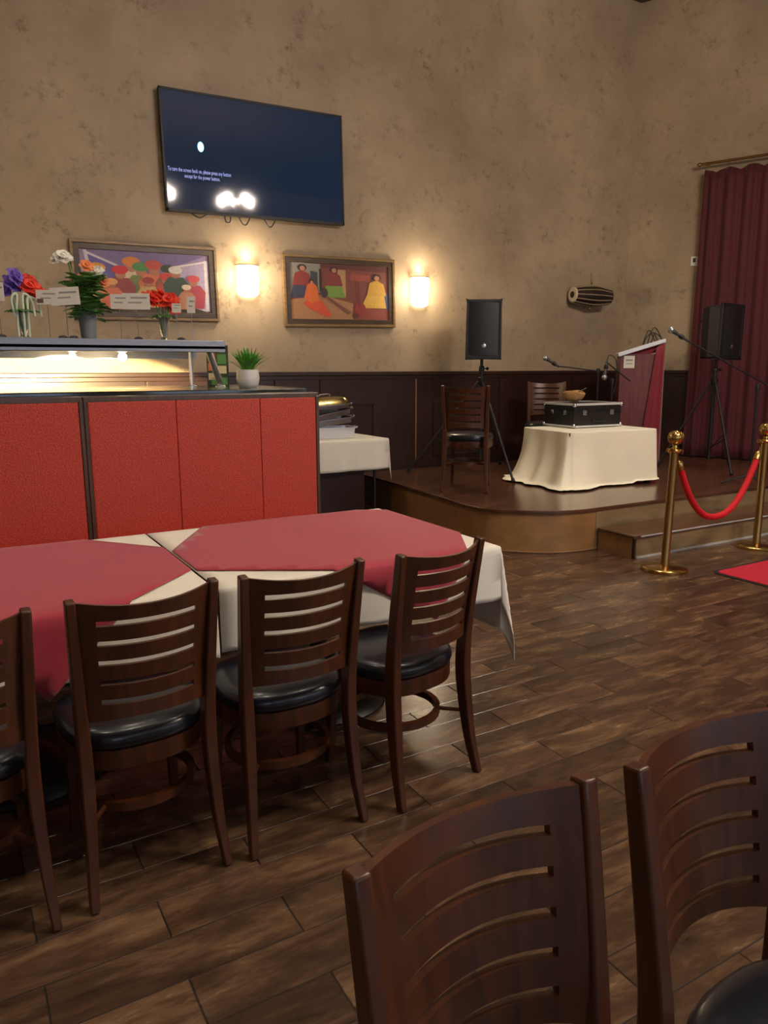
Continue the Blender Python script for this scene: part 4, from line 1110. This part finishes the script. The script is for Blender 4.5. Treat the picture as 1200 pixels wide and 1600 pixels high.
# ================================================================== LECTERN
LX, LYY = 7.17, 6.28
lc = thing('lectern', 'wooden lectern with white sign and burgundy cloth on its side', 'lectern', (LX, LYY, HD), math.radians(-42))
LW, LD, LH = .46, .40, 1.31
m = MB(); m.add([(-LW / 2, -LD / 2, 0), (LW / 2, -LD / 2, 0), (LW / 2, LD / 2, 0), (-LW / 2, LD / 2, 0), (-LW / 2, -LD / 2, LH), (LW / 2, -LD / 2, LH), (LW / 2, LD / 2, LH + .0), (-LW / 2, LD / 2, LH + .0)],
              [(0, 1, 2, 3), (4, 5, 6, 7), (0, 1, 5, 4), (1, 2, 6, 5), (2, 3, 7, 6), (3, 0, 4, 7)]); part('body', m, 'lectern_wood', lc, bevel=.004)
m = MB(); m.box((0, 0, LH + .07), (LW + .08, LD + .06, .045), roty(-.30)); part('reading_top', m, 'aluminium', lc, bevel=.006)
m = MB(); m.box((.0, .02, LH + .02), (LW - .04, LD - .06, .10), roty(-.30)); part('top_wedge', m, 'lectern_fabric', lc)
m = MB(); m.box((-.13, -LD / 2 - .004, LH - .09), (.12, .004, .14)); sgn = part('sign', m, 'card', lc)
m = MB(); m.box((-.13, -LD / 2 - .0065, LH - .07), (.08, .001, .02)); m.box((-.13, -LD / 2 - .0065, LH - .11), (.07, .001, .012)); part('print_line', m, 'print_grey', sgn)
# draped cloth over the right half
rows = []
for j in range(14):
    tz = j / 13; row = []
    for i in range(30):
        q = i / 29
        xl = LW / 2 - .07 - .15 * tz
        if q < .45: x, y = xl + (LW / 2 + .02 - xl) * (q / .45), -LD / 2 - .015
        else: x, y = LW / 2 + .022, -LD / 2 - .015 + (LD + .02) * ((q - .45) / .55)
        wv = .016 * math.sin(q * 26) * (.3 + .9 * tz) + .01 * math.sin(q * 11 + 1)
        if q < .45: y -= .004 + abs(wv)
        else: x += .004 + abs(wv)
        row.append((x, y, (LH + .06 + .05 * min(1, q / .45)) * (1 - tz) + .012))
    rows.append(row)
m = MB(); m.grid(rows); o = part('side_cloth', m, 'lectern_fabric', lc, smooth=True, angle=180); o.modifiers.new('thickness', 'SOLIDIFY').thickness = .003
m = MB()
for k, (x0, x1, h) in enumerate(((.02, .16, .13), (.08, .24, .16), (.12, .20, .10), (.05, .26, .11))):
    zb = LH + .10
    m.tube(bez([(x0, -.1 + .05 * k, zb + x0 * .2), (x0 + .03, -.1 + .05 * k, zb + h * .8 + x0 * .2), ((x0 + x1) / 2, -.08 + .05 * k, zb + h + .04), (x1, -.06 + .05 * k, zb + .02 + x1 * .2), (LW / 2 + .05, -.04, zb - .1)], 6), .006, 6)
part('cable', m, 'cable_black', lc, smooth=True)

# ================================================================== MICROPHONES
def mic(m_, tip, direction, L=.20):
    d = Vector(direction).normalized(); q = Vector((0, 0, 1)).rotation_difference(d).to_matrix()
    return q
def mic_stand(label, loc, height, boom_from, boom_to, micdir, legs, cable=None):
    t = thing('microphone_stand', label, 'microphone', loc, 0, 'microphones on boom stands')
    m = MB(); m.tube([(0, 0, .05), (0, 0, height)], .011, 10); part('pole', m, 'black_metal', t, smooth=True)
    m = MB(); m.lathe([(.022, height - .03), (.024, height), (.02, height + .03)], 12); part('boom_clutch', m, 'black_plastic', t, smooth=True)
    m = MB(); m.tube([boom_from, boom_to], .008, 8); part('boom', m, 'black_metal', t, smooth=True)
    for a in legs:
        m = MB(); m.tube([(0, 0, .10), (.26 * math.cos(a), .26 * math.sin(a), .014)], .010, 8); part('leg', m, 'black_metal', t, smooth=True)
    d = Vector(micdir).normalized(); q = Vector((0, 0, 1)).rotation_difference(d).to_matrix(); b = Vector(boom_to)
    m = MB(); m.lathe([(.010, -.02), (.012, 0), (.0165, .10), (.02, .135), (.021, .15)], 14, b, q); mc = part('microphone', m, 'grey_plastic', t, smooth=True)
    m = MB(); c_ = b + d * .172; m.sphere(c_, .031, 14, 10); part('grille', m, 'mic_grille', mc, smooth=True)
    m = MB(); m.lathe([(.018, .03), (.024, .035), (.024, .07), (.02, .075)], 12, b, q); part('clip', m, 'black_plastic', mc, smooth=True)
    if cable:
        m = MB(); m.tube(bez(cable, 6), .005, 6); part('cable', m, 'cable_black', t, smooth=True)
    return t
def P3(px, py, D):
    """world point seen at photograph pixel (px, py) at depth D, used to place the stands"""
    return Vector((0, 0, CAM_H)) + (fw + r2 * ((px - 600) / F_PX) + u2 * ((800 - py) / F_PX)) * D
def stand_from(label, px, D, head, tip, mdir, legs, cab=None):
    top = P3(px, head[1], D); loc = Vector((top.x, top.y, HD))
    a = P3(head[0], head[1], D) - loc; b = P3(tip[0], tip[1], D - .05) - loc
    md = P3(mdir[0], mdir[1], D - .05) - P3(tip[0], tip[1], D - .05)
    cable = [tuple(P3(x, y, D - .03) - loc) for x, y in cab] if cab else None
    return mic_stand(label, tuple(loc), top.z - HD, tuple(a), tuple(b), tuple(md), legs, cable)
stand_from('microphone on a boom reaching left above the chair behind the case', 935, 8.75, (935, 580), (872, 572), (853, 560), (0.3, 2.4, 4.5))
stand_from('microphone pointing down beside the lectern with a looped cable', 957, 8.4, (985, 596), (948, 566), (944, 592), (1.0, 3.1, 5.2), [(948, 566), (952, 555), (962, 562), (964, 590), (958, 615)])
stand_from('microphone on a long boom reaching across the red curtain', 1184, 7.3, (1205, 605), (1072, 531), (1054, 519), (0.2, 2.3, 4.4))

# ================================================================== STANCHIONS, ROPE, CARPET
def stanchion(label, loc):
    t = thing('stanchion', label, 'stanchion', loc, 0, 'brass rope stanchions')
    m = MB(); m.lathe([(.168, 0), (.17, .006), (.17, .022), (.16, .03), (.10, .036), (.04, .042)], 40); part('base', m, 'brass', t, smooth=True)
    m = MB(); m.lathe([(.031, .03), (.034, .05), (.0305, .06), (.0305, .90), (.032, .90)], 24); part('post', m, 'brass_dark', t, smooth=True)
    m = MB(); m.lathe([(.034, .893), (.046, .90), (.05, .91), (.046, .92), (.03, .925), (.02, .93), (.018, .945), (.026, .952)], 24); cl = part('collar', m, 'brass', t, smooth=True)
    for a in range(4):
        q = a * PI / 2 + .05
        m = MB(); m.tube([(.056 * math.cos(q) + .014 * math.cos(k) * math.cos(q), .056 * math.sin(q) + .014 * math.cos(k) * math.sin(q), .905 + .014 * math.sin(k)) for k in [2 * PI * i / 10 for i in range(10)]], .004, 6, closed=True); part('loop', m, 'brass', cl, smooth=True)
    m = MB(); m.sphere((0, 0, 1.005), .053, 20, 12); m.lathe([(.03, 1.05), (.012, 1.056), (0, 1.058)], 12); fin = part('finial', m, 'brass', t, smooth=True)
    for k in range(10):
        q = 2 * PI * k / 10; pts = [(.0535 * math.sin(PI * i / 10) * math.cos(q), .0535 * math.sin(PI * i / 10) * math.sin(q), 1.005 - .0535 * math.cos(PI * i / 10)) for i in range(2, 9)]
        m = MB(); m.tube(pts, .005, 5); part('flute', m, 'brass', fin, smooth=True)
    return t
ST1 = Vector((4.615, 3.68, 0)); ST2 = Vector((5.885, 3.775, 0))
s1_ = stanchion('brass stanchion nearest the step corner, holding the red rope', tuple(ST1)); s1_.rotation_euler = (.009, .016, 0); stanchion('brass stanchion at the right edge of the photo', tuple(ST2))
d = (ST2 - ST1).normalized()
a = ST1 + d * .075; b = ST2 - d * .075
rp = thing('barrier_rope', 'red velvet rope sagging between the brass stanchions', 'rope', tuple(ST1 + (ST2 - ST1) / 2 + Vector((0, 0, .38))))
base = ST1 + (ST2 - ST1) / 2 + Vector((0, 0, .38))
P = []
for i in range(41):
    q = i / 40; x = q * 2 - 1
    z = .84 - .50 * (1 - abs(x) ** 2.3)
    P.append(Vector((a.x + (b.x - a.x) * q, a.y + (b.y - a.y) * q, z)) - base)
m = MB(); m.tube(P[1:-1], .025, 14); part('rope', m, 'red_velvet', rp, smooth=True)
for e, nx in ((0, 1), (-1, -2)):
    p0, p1 = P[e], P[nx]; dd = (p0 - p1).normalized()
    m = MB(); m.tube([p1 - dd * .03, p1 + dd * .03, p1 + dd * .05], [.029, .029, .012], 14); m.tube([p1 + dd * .05, p1 + dd * .085], .007, 8); part('end_hook', m, 'brass', rp, smooth=True)
# red carpet
cp = thing('red_carpet', 'red carpet runner with dark edging in front of the steps', 'carpet', (5.55, 1.9, 0))
cx0, cx1, cy0, cy1 = -.71, .75, -3.2, 1.56
def rrect(x0, x1, y0, y1, r):
    P = []
    for cx, cy, a0 in ((x1 - r, y1 - r, 0), (x0 + r, y1 - r, PI / 2), (x0 + r, y0 + r, PI), (x1 - r, y0 + r, 1.5 * PI)):
        P += [(cx + r * math.cos(a0 + PI / 2 * k / 6), cy + r * math.sin(a0 + PI / 2 * k / 6)) for k in range(7)]
    return P
m = MB(); m.prism(rrect(cx0, cx1, cy0, cy1, .09), .0005, .006); part('edge_binding', m, 'carpet_edge', cp)
m = MB(); m.prism(rrect(cx0 + .03, cx1 - .03, cy0 + .03, cy1 - .03, .06), .0006, .010); part('pile', m, 'red_carpet', cp)

# ================================================================== CHANDELIERS, ADDED FILL DOWNLIGHTS, WINDOW DAYLIGHT
def chandelier(label, loc):
    t = thing('chandelier', label, 'chandelier', loc, 0, 'ceiling chandeliers')
    m = MB(); m.tube([(0, 0, .1), (0, 0, CEIL - loc[2])], .01, 8); part('rod', m, 'brass_dark', t, smooth=True)
    m = MB(); m.lathe([(.02, -.05), (.06, 0), (.03, .08), (.015, .12)], 16); part('hub', m, 'brass_dark', t, smooth=True)
    for k in range(5):
        a = 2 * PI * k / 5; c, s = math.cos(a), math.sin(a)
        m = MB(); m.tube(bez([(0, 0, 0), (.14 * c, .14 * s, -.06), (.27 * c, .27 * s, -.03), (.28 * c, .28 * s, .02)], 5), .009, 8); ar = part('arm', m, 'brass_dark', t, smooth=True)
        m = MB(); m.lathe([(.03, .0), (.055, .04), (.06, .10), (.05, .14), (0, .15)], 14, (.28 * c, .28 * s, .02)); part('shade', m, 'chandelier_glass', ar, smooth=True)
chandelier('brass chandelier hanging over the open floor', (5.25, .1, 4.60))
chandelier('brass chandelier hanging nearer the entrance windows', (3.72, .1, 4.60))
def fill_downlight(label, x, y, power, ang=1.5, col=WARM2):  # unseen ceiling fixture, added to brighten tables, floor and stage
    t = thing('fill_downlight', label, 'fill_downlight', (x, y, CEIL), 0, 'added ceiling fill lamps')
    m = MB(); m.lathe([(.11, -.001), (.11, -.012), (.085, -.014), (.085, -.001)], 24); part('trim', m, 'white_plastic', t, smooth=True)
    m = MB(); m.lathe([(.084, -.006), (0, -.006)], 24); part('lens', m, 'fill_downlight_glass', t)
    spot_light('fill_downlight_light', (x, y, CEIL - .03), power, col, .09, ang, .9)
for x, y, wh in ((1.0, 3.1, 'the seam of the dining tables'), (3.2, 2.6, 'the open floor by the table'), (-.8, 3.4, 'the left booth section'), (-1.6, .8, 'the floor left of the camera'), (1.2, 5.2, 'the buffet counter'), (-1.2, 5.6, 'the left end of the counter'), (.6, -1.3, 'the floor behind the nearest chair'), (2.4, -1.0, 'the open floor behind the right-hand chair')):
    fill_downlight('added ceiling fill lamp above ' + wh, x, y, P_DOWN)
for x, y, wh in ((5.2, 5.2, 'the low table on stage'), (7.2, 4.9, 'the right part of the stage'), (6.6, 3.6, 'the stage step')):
    fill_downlight('added ceiling fill lamp above ' + wh, x, y, P_STAGE)
for wx, ww in wins:
    l = bpy.data.lights.new('daylight', 'AREA'); l.shape = 'RECTANGLE'; l.size = ww; l.size_y = 2.1; l.energy = P_WINDOW; l.color = (.72, .85, 1.0)
    o = bpy.data.objects.new('daylight', l); COL.objects.link(o); o.location = (wx, Y0 - .03, 2.0); o.rotation_euler = (PI / 2, 0, PI)
